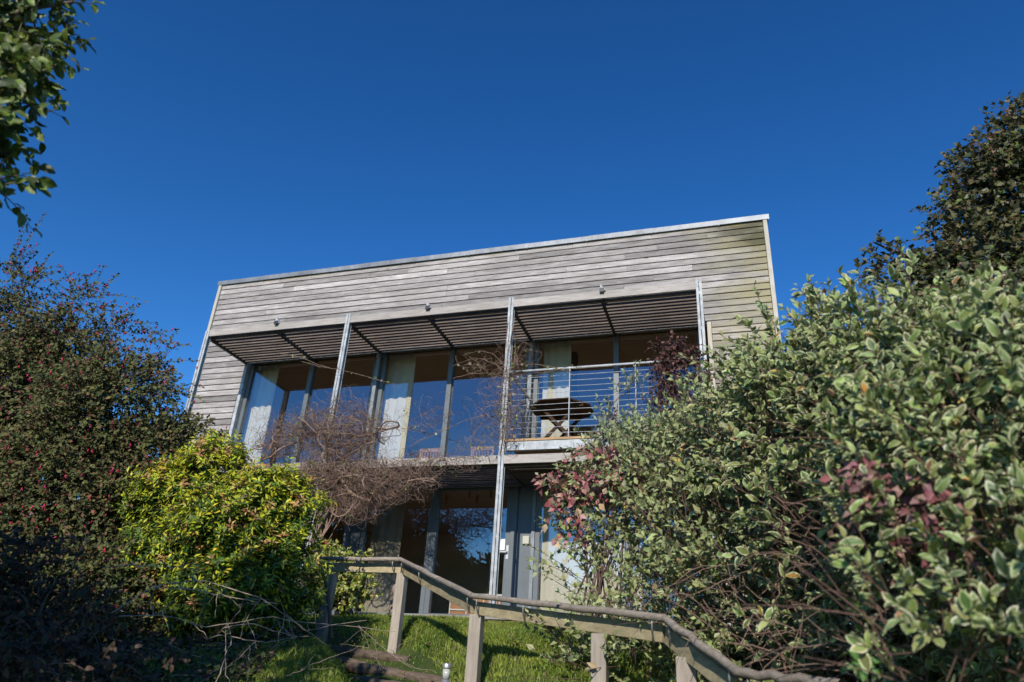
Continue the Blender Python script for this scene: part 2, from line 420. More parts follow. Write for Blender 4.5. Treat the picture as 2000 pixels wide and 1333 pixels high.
def shoots(rng, lobes, n, L, k, outw=0.8, upw=0.5, rand=0.5, bend=(0, 0, -0.2), rmin=0.45, rmax=0.98, front=0.55, spread=0.9, opposite=True, tl=1.0, t0=0.12, nr=0.35):
    """lobes: (centre, radii, weight). returns shoot paths (n,5,3), leaf P,D,N and t along the shoot"""
    W = np.array([l[2] for l in lobes], float); W /= W.sum()
    li = rng.choice(len(lobes), n, p=W)
    C = np.array([l[0] for l in lobes])[li]; Rr = np.array([l[1] for l in lobes])[li]
    u = nrm(rng.normal(size=(n, 3)))
    fl = (u[:, 1] > front) & (rng.random(n) < 0.8); u[fl, 1] *= -1           # more of them face the light
    r = rmin + (rmax-rmin)*rng.random(n)**0.6
    p0 = C + u*Rr*r[:, None]
    d = nrm(u*outw + np.array([0, 0, upw]) + rng.normal(size=(n, 3))*rand)
    Ls = L*(0.5+0.9*rng.random(n))
    t = np.linspace(0, 1, 5)
    b = np.array(bend)[None]*Ls[:, None]
    path = p0[:, None] + d[:, None]*(Ls[:, None]*t)[..., None] + b[:, None]*(t**2)[None, :, None]
    tt = (np.linspace(t0, 1.0, k)[None] + rng.normal(size=(n, k))*0.03).clip(0.02, 1)
    P = p0[:, None] + d[:, None]*(Ls[:, None]*tt)[..., None] + b[:, None]*(tt**2)[..., None]
    T = nrm(d[:, None] + 2*b[:, None]*tt[..., None]/np.maximum(Ls[:, None, None], 1e-6))
    ref = nrm(np.cross(T, np.array([0.3, 0.2, 1.0]))); r2 = np.cross(T, ref)
    j = np.arange(k)
    ang = (j//2*math.pi/2 + (j % 2)*math.pi if opposite else j*2.4)[None] + rng.random(n)[:, None]*6.28
    side = np.cos(ang)[..., None]*ref + np.sin(ang)[..., None]*r2
    f = (spread*(1-0.45*tt*tl))[..., None]
    D = nrm(side*f + T*(1-0.55*f) + rng.normal(size=(n, k, 3))*0.18)
    Nn = nrm(T*0.5 + np.array([0, -0.75, 0.65]) + rng.normal(size=(n, k, 3))*nr)
    return path, P.reshape(-1, 3), D.reshape(-1, 3), Nn.reshape(-1, 3), tt.reshape(-1), np.repeat(li, k)

def L(px, py, Y, r, w=1.0):
    r = np.array(r if hasattr(r, '__len__') else (r, r, r), float)
    return (at(px, py, Y), r, w*float(r[0]*r[2]))

def vary(rng, base, n, amt=0.2, hue=0.08):
    base = np.asarray(base, float)
    c = base*(1+amt*rng.normal(size=(n, 1))).clip(0.4, 1.8)
    c = c*(1+hue*rng.normal(size=(n, 3)))
    return c.clip(0.003, 0.95)

def pick(rng, cols, probs, n, amt=0.2, hue=0.06):
    i = rng.choice(len(cols), n, p=np.array(probs)/sum(probs))
    return vary(rng, np.array(cols)[i], n, amt, hue)

def stems_to(rng, base, lobes, n, r0, r1, spread=0.2, K=10, sag=0.0):
    """main stems from the foot up into the crown"""
    P = []; 
    for i in range(n):
        c, r, _ = lobes[i % len(lobes)]
        e = c + r*rng.normal(size=3)*0.45
        b = np.array(base) + np.array([rng.normal()*spread, rng.normal()*spread, 0])
        t = np.linspace(0, 1, K)[:, None]
        mid = b*(1-t) + e*t
        mid[:, 2] = b[2] + (e[2]-b[2])*(t[:, 0]**0.75)
        mid += (np.sin(t*math.pi)*rng.normal(size=3)*0.12) + rng.normal(size=(K, 3))*0.012*np.linalg.norm(e-b)
        P.append(mid)
    R = np.linspace(1, 0, K)[None]*(r0-r1)+r1
    return np.array(P), R*(0.6+0.7*rng.random((n, 1)))

# ------------------------------------------------------------------ ground
PATH = np.array([(-5.2, 7.7), (-3.9, 7.35), (-3.25, 6.75), (-2.6, 5.9), (-2.0, 5.0), (-1.1, 4.3), (-0.4, 3.6), (0.3, 2.9), (0.6, 0.0)])
def path_dist(x, y):
    d = np.full(np.shape(x), 1e9)
    for (x0, y0), (x1, y1) in zip(PATH[:-1], PATH[1:]):
        vx, vy = x1-x0, y1-y0
        t = (((x-x0)*vx+(y-y0)*vy)/(vx*vx+vy*vy)).clip(0, 1)
        d = np.minimum(d, np.hypot(x-x0-t*vx, y-y0-t*vy))
    return d
def G(x, y):
    x = np.asarray(x, float); y = np.asarray(y, float)
    z = np.interp(y, [-900, -40, -12, 0, 3, 5, 6, 7.3, 8.2, 9.8, 10.2, 40, 90, 900],
                     [-9, -7.5, -4.0, -1.6, -0.62, 0.0, 0.27, 0.50, 0.63, 0.80, 0.80, 0.9, -2, -9])
    z = z + 0.025*np.sin(x*1.7+y*0.9) + 0.02*np.sin(x*4.1-y*3.3)
    s = np.clip((0.75-path_dist(x, y))/0.4, 0, 1); s = s*s*(3-2*s)
    z = z - s*np.interp(y, [0, 3, 5, 6.8, 7.4, 8, 8.6], [0.1, 0.5, 0.43, 0.37, 0.24, 0.10, 0.0])
    return z
def axis(lo, hi, step, far):
    a = list(np.arange(lo, hi+1e-6, step)); s = step
    b = hi
    while b < far: s *= 1.35; b += s; a.append(b)
    s = step; b = lo
    while b > -far: s *= 1.35; b -= s; a.insert(0, b)
    return np.array(a)
gx = axis(-9, 4, 0.09, 900); gy = axis(0, 11, 0.09, 900)
XX, YY = np.meshgrid(gx, gy); ZZ = G(XX, YY)
V = np.stack([XX, YY, ZZ], -1).reshape(-1, 3); nx = len(gx)
i = (np.arange(len(gy)-1)[:, None]*nx + np.arange(nx-1)[None]).reshape(-1)
lawn = link('ground', mesh_np('ground', V, np.stack([i, i+1, i+1+nx, i+nx], -1), 4, True), MAT['ground'], None,
            {'kind': 'structure'})

rng = np.random.default_rng(7)
# grass blades where the lawn shows
def grass(name, n, xr, yr, h0, h1, base, seed, keep=None):
    r = np.random.default_rng(seed)
    x = r.uniform(*xr, n); y = r.uniform(*yr, n)
    k = np.ones(n, bool) if keep is None else keep(x, y, r)
    x, y = x[k], y[k]; n = len(x)
    z = G(x, y)
    a = r.uniform(0, 6.28, n); h = r.uniform(h0, h1, n)*(0.7+0.5*np.sin(x*2.3)*np.sin(y*2.9+1)); w = r.uniform(0.0025, 0.0055, n)
    lean = r.normal(size=(n, 2))*0.45
    sx, sy_ = np.cos(a)*w, np.sin(a)*w
    B = np.stack([x, y, z], -1)
    v0 = B+np.stack([sx, sy_, -0.01+0*x], -1); v1 = B-np.stack([sx, sy_, 0.01+0*x], -1)
    m = B+np.stack([lean[:, 0]*h*0.35, lean[:, 1]*h*0.35, h*0.6], -1)
    v2 = m-np.stack([sx, sy_, 0*x], -1)*0.8; v3 = m+np.stack([sx, sy_, 0*x], -1)*0.8
    v4 = B+np.stack([lean[:, 0]*h, lean[:, 1]*h, h*0.95], -1)
    V = np.stack([v0, v1, v2, v3, v4], 1).reshape(-1, 3)
    F = (np.array([(0, 1, 2), (0, 2, 3), (3, 2, 4)])[None]+(np.arange(n)*5)[:, None, None]).reshape(-1, 3)
    patch = 0.5+0.5*np.sin(x*3.1+np.sin(y*2.2)*2)*np.sin(y*3.7+x)
    c = np.array(base[0])[None]*(1-patch[:, None])+np.array(base[1])[None]*patch[:, None]
    dry = r.random(n) < 0.10
    c[dry] = (0.26, 0.22, 0.10)
    c = c*(1+0.25*r.normal(size=(n, 1))).clip(0.4, 1.7)
    o = link(name, mesh_np(name, V, F, 3, False, np.repeat(c, 3, 0)), MAT['grassblade'], None,
             {'kind': 'stuff', 'label': 'short sunlit green grass covering the bank below the house', 'category': 'grass'})
    return o
def keep_grass(x, y, r):
    d = path_dist(x, y)
    bare = np.sin(x*5.3+1.7*np.sin(y*3.9))*np.sin(y*6.1+x*2) > 0.80
    return ((d > 0.42) & (~bare | (r.random(len(x)) < 0.35))) | (r.random(len(x)) < 0.06)
grass('grass', 230000, (-6.2, 1.2), (4.0, 9.85), 0.03, 0.085, [(0.12, 0.20, 0.022), (0.26, 0.31, 0.045)], 3, keep_grass)
# low round-leaved weeds in the lawn
n = 5200
wx = rng.uniform(-4.5, 0.6, n); wy = rng.uniform(4.8, 9.0, n)
wk = (np.sin(wx*2.7+1)*np.sin(wy*3.1) > 0.05) & (path_dist(wx, wy) > 0.45); wx, wy = wx[wk], wy[wk]; n = len(wx)
leaf_cloud('lawn_weeds', np.stack([wx, wy, G(wx, wy)+rng.uniform(0.02, 0.06, n)], -1),
           nrm(np.concatenate([rng.normal(size=(n, 2)), rng.uniform(-0.1, 0.5, (n, 1))], 1)),
           nrm(rng.normal(size=(n, 3))*0.25+np.array([0, -0.2, 1])), rng.uniform(0.025, 0.055, n),
           vary(rng, (0.15, 0.22, 0.035), n, 0.2), None, T_simple(0.4), MAT['leaf'], None)
bpy.data.objects['lawn_weeds']['label'] = 'low round-leaved weeds spreading through the grass bank'
bpy.data.objects['lawn_weeds']['category'] = 'weeds'

n = 420
fx = rng.uniform(-5, 1, n); fy = rng.uniform(4.5, 9.8, n)
fa = leaf_cloud('fallen_leaves', np.stack([fx, fy, G(fx, fy)+rng.uniform(0.02, 0.06, n)], -1), nrm(rng.normal(size=(n, 3))*np.array([1, 1, .3])), nrm(rng.normal(size=(n, 3))*.5+np.array([0, 0, 1])),
           rng.uniform(0.03, 0.06, n), pick(rng, [(.20, .12, .05), (.30, .22, .06), (.12, .07, .04)], [3, 2, 2], n), None, T_simple(0.38, .2), MAT['leaf'], None)
fa['label'] = 'small brown and yellow fallen leaves scattered on the grass bank'; fa['category'] = 'fallen leaves'

# ------------------------------------------------------------------ the house
YG = 11.5                       # glazing plane
YF = 10.12                      # plane of the front posts
XL, XR = -10.92, 0.84
BX = [-9.58, -6.53, -3.44, -0.37]
ZF, ZFL, ZH1, ZH2, ZT = 0.98, 3.47, 3.16, 5.87, 7.91
house = empty('timber_house', ((XL+XR)/2, YG, 0.8),
              'flat-roofed two-storey house clad in weathered grey boards with long glazed front', 'house')
# shell
s = MB()
s.box(XL+0.02, XR-0.02, 11.53, 11.75, ZH2+0.06, ZT)                       # band behind the upper cladding
s.box(XL+0.02, BX[0]-0.10, 11.53, 11.75, 0.6, ZH2+0.06)
s.box(BX[3]+0.10, XR-0.02, 11.53, 11.75, 0.6, ZH2+0.06)
s.build('wall', MAT['dark'], house)
MB().box(XL+0.02, XL+0.2, 11.75, 18, 0.6, ZT).box(XR-0.2, XR-0.02, 11.75, 18, 0.6, ZT).box(XL+0.2, XR-0.2, 17.8, 18, 0.6, ZT).build('side_wall', MAT['cladding'], house)
MB().box(XL-0.03, XR+0.03, 11.61, 18.05, ZT+0.05, ZT+0.09).build('roof', MAT['steeldull'], house)
MB().box(XL+0.2, XR-0.2, 11.62, 17.8, ZH1+0.04, ZFL-0.05).build('floor_slab', MAT['wallin'], house)
MB().box(XL+0.21, XR-0.21, 11.7, 17.79, ZFL-0.05, ZFL-0.02).box(XL+0.21, XR-0.21, 11.7, 17.79, 0.9, ZF-0.02).build('interior_floor', MAT['floorin'], house)
MB().box(XL+0.21, XR-0.21, 11.77, 17.79, ZH2+0.09, ZH2+0.13).box(XL+0.21, XR-0.21, 11.77, 17.79, ZH1-0.0, ZH1+0.035).build('interior_ceiling', MAT['ceiling'], house)
MB().box(XL+0.21, XR-0.21, 15.6, 15.7, 0.95, ZH2+0.09).box(-9.9, -9.8, 11.8, 15.6, 0.95, ZH2+0.09).box(-0.3, -0.2, 11.8, 15.6, 0.95, ZH2+0.09)\
    .box(-4.6, -4.5, 13.2, 15.6, 0.95, ZH2+0.09).build('interior_wall', MAT['wallin'], house)
MB().box(-8.5, -8.38, 13.4, 13.52, ZFL, ZH2+0.08).box(-2.9, -2.8, 12.3, 12.42, ZFL, ZH2+0.08).build('added_dark_post', MAT['tablewood'], house)  # invented posts, standing in for a dark vertical line seen in the glass

# cladding, every board its own piece
rr = random.Random(4)
PITCHZ = 0.1305
def board(x0, x1, z1):
    h = PITCHZ-0.019
    y0 = 11.485+rr.uniform(-0.003, 0.003)
    dz = rr.uniform(-0.0015, 0.0015)
    m = MB().box(x0+0.0015, x1-0.0015, y0, 11.528, z1-h+dz, z1+dz)
    # a slight lap: lower edge stands a little prouder than the top edge
    v = m.v
    for k in (4, 5): v[k] = (v[k][0], v[k][1]+0.006, v[k][2])
    m.build('board', MAT['cladding'], house)
row = 0; z = ZT-0.004
while z-PITCHZ > 0.75:
    if z-PITCHZ*0.5 > ZH2+0.06:
        xs = [XL+0.075]; x = XL+0.075+rr.uniform(0.8, 3.8)
        while x < XR-0.9:
            xs.append(x); x += rr.choice((2.4, 3.0, 3.6, 4.2))
        xs.append(XR-0.075)
        for a, b in zip(xs[:-1], xs[1:]): board(a, b, z)
    else:
        board(XL+0.075, BX[0]-0.10, z); board(BX[3]+0.12, XR-0.075, z)
    z -= PITCHZ; row += 1
MB().box(XL, XL+0.07, 11.455, 11.535, 0.75, ZT-0.002).build('corner_trim', MAT['trim'], house)
MB().box(XR-0.07, XR, 11.455, 11.535, 0.75, ZT-0.002).build('corner_trim', MAT['trim'], house)
MB().box(BX[3]+0.045, BX[3]+0.115, 11.44, 11.53, 0.75, ZH2+0.05).build('window_trim', MAT['trim'], house)
# metal flashing along the roof edge, in lapped lengths
x = XL-0.04; k = 0
while x < XR+0.04:
    x2 = min(x+1.22, XR+0.04); o_ = 0.003*(k % 2)
    m = MB(); m.box(x, x2+(0.02 if x2 < XR else 0), 11.447-o_, 11.46, ZT-0.012, ZT+0.09+o_)
    m.box(x, x2+(0.02 if x2 < XR else 0), 11.46, 11.60, ZT+0.078, ZT+0.09+o_)
    m.box(x2-0.02, x2-0.008, 11.436-o_, 11.4465-o_, ZT-0.03, ZT+0.0)
    f = m.build('roof_flashing', MAT['flashing'], house); f['kind'] = 'thing'
    x = x2; k += 1

# posts: twin galvanised channels with a shadow gap
def steel_post(x, z0, z1, y=YF):
    m = MB()
    for q_ in (-1, 1):
        xa, xb = sorted((x+q_*0.006, x+q_*0.044)); xc, xd = sorted((x+q_*0.006, x+q_*0.013))
        m.box(xa, xb, y-0.045, y-0.037, z0, z1).box(xc, xd, y-0.037, y+0.037, z0, z1).box(xa, xb, y+0.037, y+0.045, z0, z1-0.01)
    zz = z0+0.4
    while zz < z1-0.2:
        m.box(x-0.006, x+0.006, y-0.030, y-0.018, zz, zz+0.05); zz += 0.62
    p = m.build('steel_post', MAT['steel'], house)
    b = MB().box(x-0.09, x+0.09, y-0.09, y+0.09, z0-0.012, z0)
    b.build('base_plate', MAT['steel'], p)
    return p
for i_, x in enumerate(BX):
    steel_post(x+0.0, ZF, 5.99 if i_ else 5.93)

# sunshades: fascia board, slats, rafters, head beam
def sunshade(zt, x0, x1, up=True):
    n = 11
    s_ = MB().box(x0, x1, YG-0.068, YG-0.062, zt-0.04, zt+0.05).build('sunshade', MAT['bracket'], house)
    for j in range(2*3+1):       # rafters at the posts and halfway
        x = BX[0]+(BX[3]-BX[0])*j/6
        MB().box(x-0.020, x+0.020, YF+0.05, YG-0.13, zt-(0.10 if j % 2 == 0 else 0.003), zt+0.06).build('rafter', MAT['bracket'], s_)
        if j % 2: MB().box(x-0.024, x+0.024, YF+0.05, YG-0.13, zt-0.102, zt-0.0885).build('cross_strap', MAT['bracket'], s_)
    for j in range(3):
        a, b = BX[j]+0.07, BX[j+1]-0.07
        MB().box(a-0.055, b+0.055, YF-0.034, YF-0.012, zt-0.065, zt+0.068).build('fascia_board', MAT['fascia'], s_)
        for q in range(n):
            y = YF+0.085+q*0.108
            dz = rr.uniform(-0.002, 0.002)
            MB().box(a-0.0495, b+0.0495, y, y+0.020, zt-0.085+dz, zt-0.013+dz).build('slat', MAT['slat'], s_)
        MB().box(a-0.02, b+0.02, YG-0.125, YG-0.075, zt-0.055, zt+0.02).build('head_beam', MAT['steel'], s_)
    if up:
        for j in (1, 3, 5):
            x = BX[0]+(BX[3]-BX[0])*j/6
            g = MB(); k0 = len(g.v)
            g.v += [(x-0.03, YF-0.066, zt+0.06), (x+0.07, YF-0.066, zt+0.06), (x-0.01, YF-0.066, zt+0.19),
                    (x-0.03, YF+0.02, zt+0.06), (x+0.07, YF+0.02, zt+0.06), (x-0.01, YF+0.02, zt+0.19)]
            g.f += [(0, 1, 2), (5, 4, 3), (0, 3, 4, 1), (1, 4, 5, 2), (2, 5, 3, 0)]
            g.build('rafter_bracket', MAT['steel'], s_)
            MB().box(x-0.025, x+0.05, YF-0.085, YF-0.067, zt+0.03, zt+0.10).build('bolt_plate', MAT['bracket'], s_)
    return s_
sunshade(5.875, BX[0], BX[3])
sunshade(3.165, BX[0], BX[3], up=False)

# windows
def window(x0, x1, z0, z1, mull=(), fw=0.075, name='window', y=YG):
    f = MB()
    f.box(x0, x0+fw, y-0.05, y+0.05, z0, z1).box(x1-fw, x1, y-0.05, y+0.05, z0, z1)
    f.box(x0+fw, x1-fw, y-0.048, y+0.05, z1-fw, z1-0.001).box(x0+fw, x1-fw, y-0.048, y+0.05, z0, z0+fw)
    o = f.build(name, MAT['frame'], house)
    es = [x0+fw]
    for mx_ in mull:
        MB().box(mx_-0.045, mx_+0.045, y-0.062, y+0.055, z0+fw+0.001, z1-fw-0.001).build('mullion', MAT['frame'], o)
        es += [mx_-0.045, mx_+0.045]
    es.append(x1-fw)
    for a, b in zip(es[::2], es[1::2]):
        MB().box(a+0.001, b-0.001, y-0.004, y+0.004, z0+fw+0.001, z1-fw-0.001).build('pane', MAT['glass'], o)
    return o
UM = [-8.05, -5.02, -1.90]
for j in range(3):
    window(BX[j]+0.055, BX[j+1]-0.055, ZFL-0.02, ZH2+0.05, (UM[j],))
for j, x in enumerate(BX):
    if j < 3:
        MB().box(x-0.035, x+0.035, YG-0.14, YG+0.0, ZFL-0.05, ZH2-0.07).build('window_fin', MAT['steeldull'] if j else MAT['steel'], house)
        MB().box(x-0.054, x-0.037, YG-0.05, YG+0.05, ZFL-0.02, ZH2+0.05).build('window_gasket', MAT['darkpanel'], house)
# lower row
MB().box(BX[0]-0.08, BX[3]+0.09, 11.45, 11.615, ZH1+0.003, ZFL-0.023).build('spandrel', MAT['darkpanel'], house)
window(BX[0]+0.055, -6.66, ZF, ZH1, (-8.05,))
MB().box(-6.655, -6.405, YG-0.06, YG+0.06, ZF, ZH1).build('column_panel', MAT['darkpanel'], house)
window(-6.40, -5.07, ZF, ZH1, ())
d_ = window(-5.065, -3.66, ZF, ZH1, (), fw=0.085, name='door')
h = MB().box(-3.715, -3.675, YG-0.062, YG-0.05, 1.92, 2.14).bar((-3.69, YG-0.10, 2.03), (-3.84, YG-0.10, 2.03), 0.02, 0.02).bar((-3.69, YG-0.06, 2.03), (-3.69, YG-0.11, 2.03), 0.02, 0.02)
h.build('handle', MAT['metal'], d_)
nt_ = MB().box(-3.85, -3.73, YG-0.0085, YG-0.006, 2.07, 2.25).build('notice', MAT['paper'], d_); nt_['label'] = 'small pale paper notice stuck to the glass'
MB().box(-3.655, -3.56, YG-0.07, YG+0.06, ZF, ZH1).build('door_jamb', MAT['frame'], house)
MB().box(-3.555, -3.30, YG-0.02, YG+0.06, ZF, ZH1).build('column_panel', MAT['frame'], house)
MB().box(-3.30, -3.245, YG-0.07, YG+0.06, ZF, ZH1).build('window_fin', MAT['steeldull'], house)
window(-3.24, BX[3]-0.055, ZF, ZH1, (-1.75,))
bx = MB().box(-3.445, -3.335, YG-0.07, YG-0.021, 2.16, 2.29).build('entry_box', MAT['box'], house, bevel=0.008)
bx['label'] = 'small cream entry box on the grey column by the door'
# head flashing over the lower windows
# plinth / terrace edge
terr = empty('timber_terrace', (-2.6, 10.6, 0.8), 'low grey timber terrace running along the foot of the glazing', 'terrace')
MB().box(-5.45, 1.0, 9.93, 9.99, 0.70, 0.86).build('edge_board', MAT['plinth'], terr)
q = 0; yy = 9.90
while yy < 11.38:
    MB().box(-5.5, 1.05, yy, yy+0.118, 0.87, 0.905+0.002*(q % 2)).build('deck_board', MAT['plinth'], terr); yy += 0.125; q += 1
MB().box(-9.6, -5.51, 10.1, 10.16, 0.66, 0.84).build('step_edge', MAT['redbrown'], terr)
MB().box(-9.6, -5.51, 10.17, 11.42, 0.6, 0.88).build('paving_base', MAT['plinth'], terr)

# balcony in the right-hand bay
bal = MB().box(BX[2]+0.07, BX[3]+0.6, YF-0.046, YF-0.03, 3.30, 3.435).box(BX[2]+0.07, BX[3]+0.6, YF-0.03, YF+0.03, 3.30, 3.31)\
    .box(BX[2]+0.07, BX[3]+0.6, YF-0.03, YF+0.03, 3.42, 3.434).build('balcony', MAT['steel'], house)
yy = YF-0.06; q = 0
while yy < YG-0.16:
    MB().box(BX[2]+0.03, BX[3]+0.6, yy, yy+0.115, 3.44, 3.475+0.0015*(q % 2)).build('deck_board', MAT['decking'], bal); yy += 0.121; q += 1
tube_part('top_rail', np.array([[(BX[2]+0.01, YF-0.02, 4.615), (-1.9, YF-0.02, 4.615), (BX[3]+0.0, YF-0.02, 4.615)]]), 0.021, MAT['steel'], bal, 8)
for q in range(11):
    zz = 3.56+q*0.094
    xs = np.linspace(BX[2]+0.03, BX[3]-0.02, 13)
    P_ = np.stack([xs, np.full(13, YF-0.02), zz-0.005*np.abs(np.sin((xs-BX[2])*math.pi/1.03))], -1)[None]
    tube_part('wire', P_, 0.0042, MAT['steel'], bal, 5)
for x in (-2.40, -1.38):
    MB().box(x-0.006, x+0.006, YF-0.045, YF+0.0, 3.475, 4.60).build('baluster', MAT['steel'], bal)
MB().box(BX[2]+0.03, BX[2]+0.06, YF+0.0, YG-0.15, 4.59, 4.63).build('side_rail', MAT['steel'], bal)
for q in range(5):
    MB().box(BX[2]+0.04, BX[2]+0.05, YF+0.0, YG-0.15, 3.6+q*0.2, 3.61+q*0.2).build('side_wire', MAT['steel'], bal)
MB().box(BX[3]-0.06, BX[3]-0.03, YF+0.0, YG-0.15, 4.59, 4.63).build('side_rail', MAT['steel'], bal)
MB().box(BX[3]-0.12, BX[3]-0.08, YF+0.05, YF+0.11, 3.475, 4.6).build('corner_baluster', MAT['steel'], bal)

# ------------------------------------------------------------------ curtains and interior things
def curtain(x0, x1, z0, z1, mat, label, y=YG+0.16, n=9, amp=0.02, lean=0.0, kind='curtain'):
    N = n*8; xs = np.linspace(x0, x1, N+1)
    ys = y+amp*np.sin(np.linspace(0, n*2*math.pi, N+1)) + 0.3*amp*np.sin(np.linspace(0, 7, N+1))
    rows = []
    for z_, k in ((z0, 1.0), ((z0+z1)/2, 0.8), (z1, 0.6)):
        rows.append(np.stack([xs+lean*(z1-z_), y+(ys-y)*k, np.full(N+1, z_)], -1))
    for off in (0.004,):
        rows2 = [r + np.array([0, off, 0]) for r in rows]
    A = np.concatenate(rows); B = np.concatenate(rows2); W = N+1
    F = []
    for r_ in range(2):
        for i in range(N): F.append((r_*W+i, r_*W+i+1, (r_+1)*W+i+1, (r_+1)*W+i))
    F = np.array(F); nA = len(A)
    F2 = F[:, ::-1]+nA
    loc = np.array([(x0+x1)/2, y, z0])
    me = mesh_np('curtain', np.concatenate([A, B]), np.concatenate([F, F2]), 4, True, offset=loc)
    o = link('curtain', me, mat, None, {'label': label, 'category': 'curtain', 'group': 'curtains hanging behind the glass'})
    o.location = loc
    return o
curtain(-9.50, -8.98, ZFL, ZH2, MAT['curtain'], 'cream curtain behind the far left upstairs window', n=3)
curtain(-6.44, -5.87, ZFL, ZH2, MAT['curtain'], 'cream curtain at the left of the middle upstairs window', n=3)
curtain(-3.27, -2.76, ZFL, ZH2, MAT['curtain'], 'cream curtain behind the balcony table upstairs', n=3)
curtain(-6.30, -5.72, ZF, ZH1-0.02, MAT['curtaintan'], 'tan curtain downstairs beside the dark column panel', n=3)
curtain(-3.20, -1.55, ZF, ZH1-0.02, MAT['curtain'], 'wide pleated cream curtain downstairs to the right of the door', n=9, amp=0.015)

def slat_chair(base, rz, label, mat, group=None):
    e = empty('wooden_chair', base, label, 'chair', group)
    cs, sn = math.cos(rz), math.sin(rz)
    def w(x, y, z): return (base[0]+cs*x-sn*y, base[1]+sn*x+cs*y, base[2]+z)
    for x in (-0.2, 0.2):
        MB().bar(w(x, 0.2, 0), w(x, 0.26, 0.9), 0.035, 0.035).build('leg', mat, e)
        MB().bar(w(x, -0.2, 0), w(x, -0.2, 0.44), 0.035, 0.035).build('leg', mat, e)
    for q in range(5):
        MB().bar(w(-0.21, -0.2+q*0.1, 0.45), w(0.21, -0.2+q*0.1, 0.45), 0.08, 0.02).build('seat_slat', mat, e)
    MB().bar(w(-0.22, 0.26, 0.88), w(0.22, 0.26, 0.88), 0.03, 0.07).build('back_rail', mat, e)
    MB().bar(w(-0.22, 0.22, 0.55), w(0.22, 0.22, 0.55), 0.03, 0.05).build('back_rail', mat, e)
    for q in range(7):
        x = -0.165+q*0.055
        MB().bar(w(x, 0.222, 0.56), w(x, 0.258, 0.86), 0.024, 0.015).build('back_slat', mat, e)
    return e
slat_chair((-5.35, 11.95, ZFL-0.47), math.pi, 'pale slatted wooden chair indoors, left of the two behind the middle window', MAT['chairwood'], 'slatted chairs indoors')
slat_chair((-4.35, 11.95, ZFL-0.47), math.pi, 'pale slatted wooden chair indoors, right of the two behind the middle window', MAT['chairwood'], 'slatted chairs indoors')
slat_chair((-0.86, 10.55, 3.478), math.pi, 'orange slatted wooden chair at the right end of the balcony', MAT['chairwood'])

# balcony table seen from below: octagonal dark slatted top on crossed legs
tb = empty('balcony_table', (-2.69, 10.78, 3.478), 'dark octagonal folding wooden table standing on the balcony', 'table')
c0 = np.array([-2.69, 10.78]); zt = 4.20; R8 = 0.50
nsl = 9
for q in range(nsl):
    y0 = -R8+q*(2*R8/nsl)+0.004; y1 = y0+2*R8/nsl-0.008
    def hw(y):
        a = abs(y); k = R8*math.tan(math.pi/8)
        return R8 if a <= k else R8-(a-k)
    m = MB(); a0, a1 = hw(y0), hw(y1)
    for z_ in (zt-0.022, zt):
        m.v += [(c0[0]-a0, c0[1]+y0, z_), (c0[0]+a0, c0[1]+y0, z_), (c0[0]+a1, c0[1]+y1, z_), (c0[0]-a1, c0[1]+y1, z_)]
    m.f += [(3, 2, 1, 0), (4, 5, 6, 7), (0, 1, 5, 4), (1, 2, 6, 5), (2, 3, 7, 6), (3, 0, 4, 7)]
    m.build('tabletop_slat', MAT['tablewood'], tb)
for yy in (-0.28, 0.24):
    MB().box(c0[0]-0.42, c0[0]+0.42, c0[1]+yy, c0[1]+yy+0.04, zt-0.07, zt-0.023).build('apron', MAT['tablewood'], tb)
for sgn in (-1, 1):
    for yy in (-0.22, 0.22):
        MB().bar((c0[0]-sgn*0.36, c0[1]+yy+0.03*sgn, 3.48), (c0[0]+sgn*0.30, c0[1]+yy+0.03*sgn, zt-0.03), 0.028, 0.05).build('leg', MAT['tablewood'], tb)

# cupboard with white framed front seen low through the door glass
cb = empty('glass_cupboard', (-4.45, 12.05, ZF), 'low orange-brown cupboard with white glazing bars indoors behind the door', 'cupboard')
MB().box(-4.85, -3.95, 12.05, 12.4, ZF, 1.42).build('body', MAT['cabinet'], cb)
g = MB().box(-4.87, -3.93, 12.03, 12.42, 1.42, 1.45)
for x in (-4.85, -4.55, -4.25, -3.97): g.box(x-0.008, x+0.008, 12.035, 12.049, ZF, 1.42)
g.box(-4.85, -3.95, 12.031, 12.034, 1.18, 1.20)
g.build('glazing_bar', MAT['white'], cb)

# ------------------------------------------------------------------ carved driftwood by the glass
def rings_mesh(name, rings, mat, parent, n=14):
    V = []; F = []
    for (c, rx, ry) in rings:
        for i in range(n):
            t = 2*math.pi*i/n; V.append((c[0]+rx*math.cos(t)*(1+0.08*math.sin(3*t+c[2]*9)), c[1]+ry*math.sin(t), c[2]))
    for j in range(len(rings)-1):
        for i in range(n):
            i2 = (i+1) % n; F.append((j*n+i, j*n+i2, (j+1)*n+i2, (j+1)*n+i))
    V.append(rings[-1][0]); V.append(rings[0][0]); a = len(V)-2
    for i in range(n):
        i2 = (i+1) % n; F.append(((len(rings)-1)*n+i, (len(rings)-1)*n+i2, a)); F.append((i2, i, a+1))
    me = bpy.data.meshes.new(name); me.from_pydata([tuple(np.array(v)-(root_loc(parent) if parent else 0)) for v in V], [], F)
    for p in me.polygons: p.use_smooth = True
    o = link(name, me, mat, parent)
    sb = o.modifiers.new('sub', 'SUBSURF'); sb.levels = 1; sb.render_levels = 2
    return o
b_ = np.array([-4.86, 10.0, 0.9])
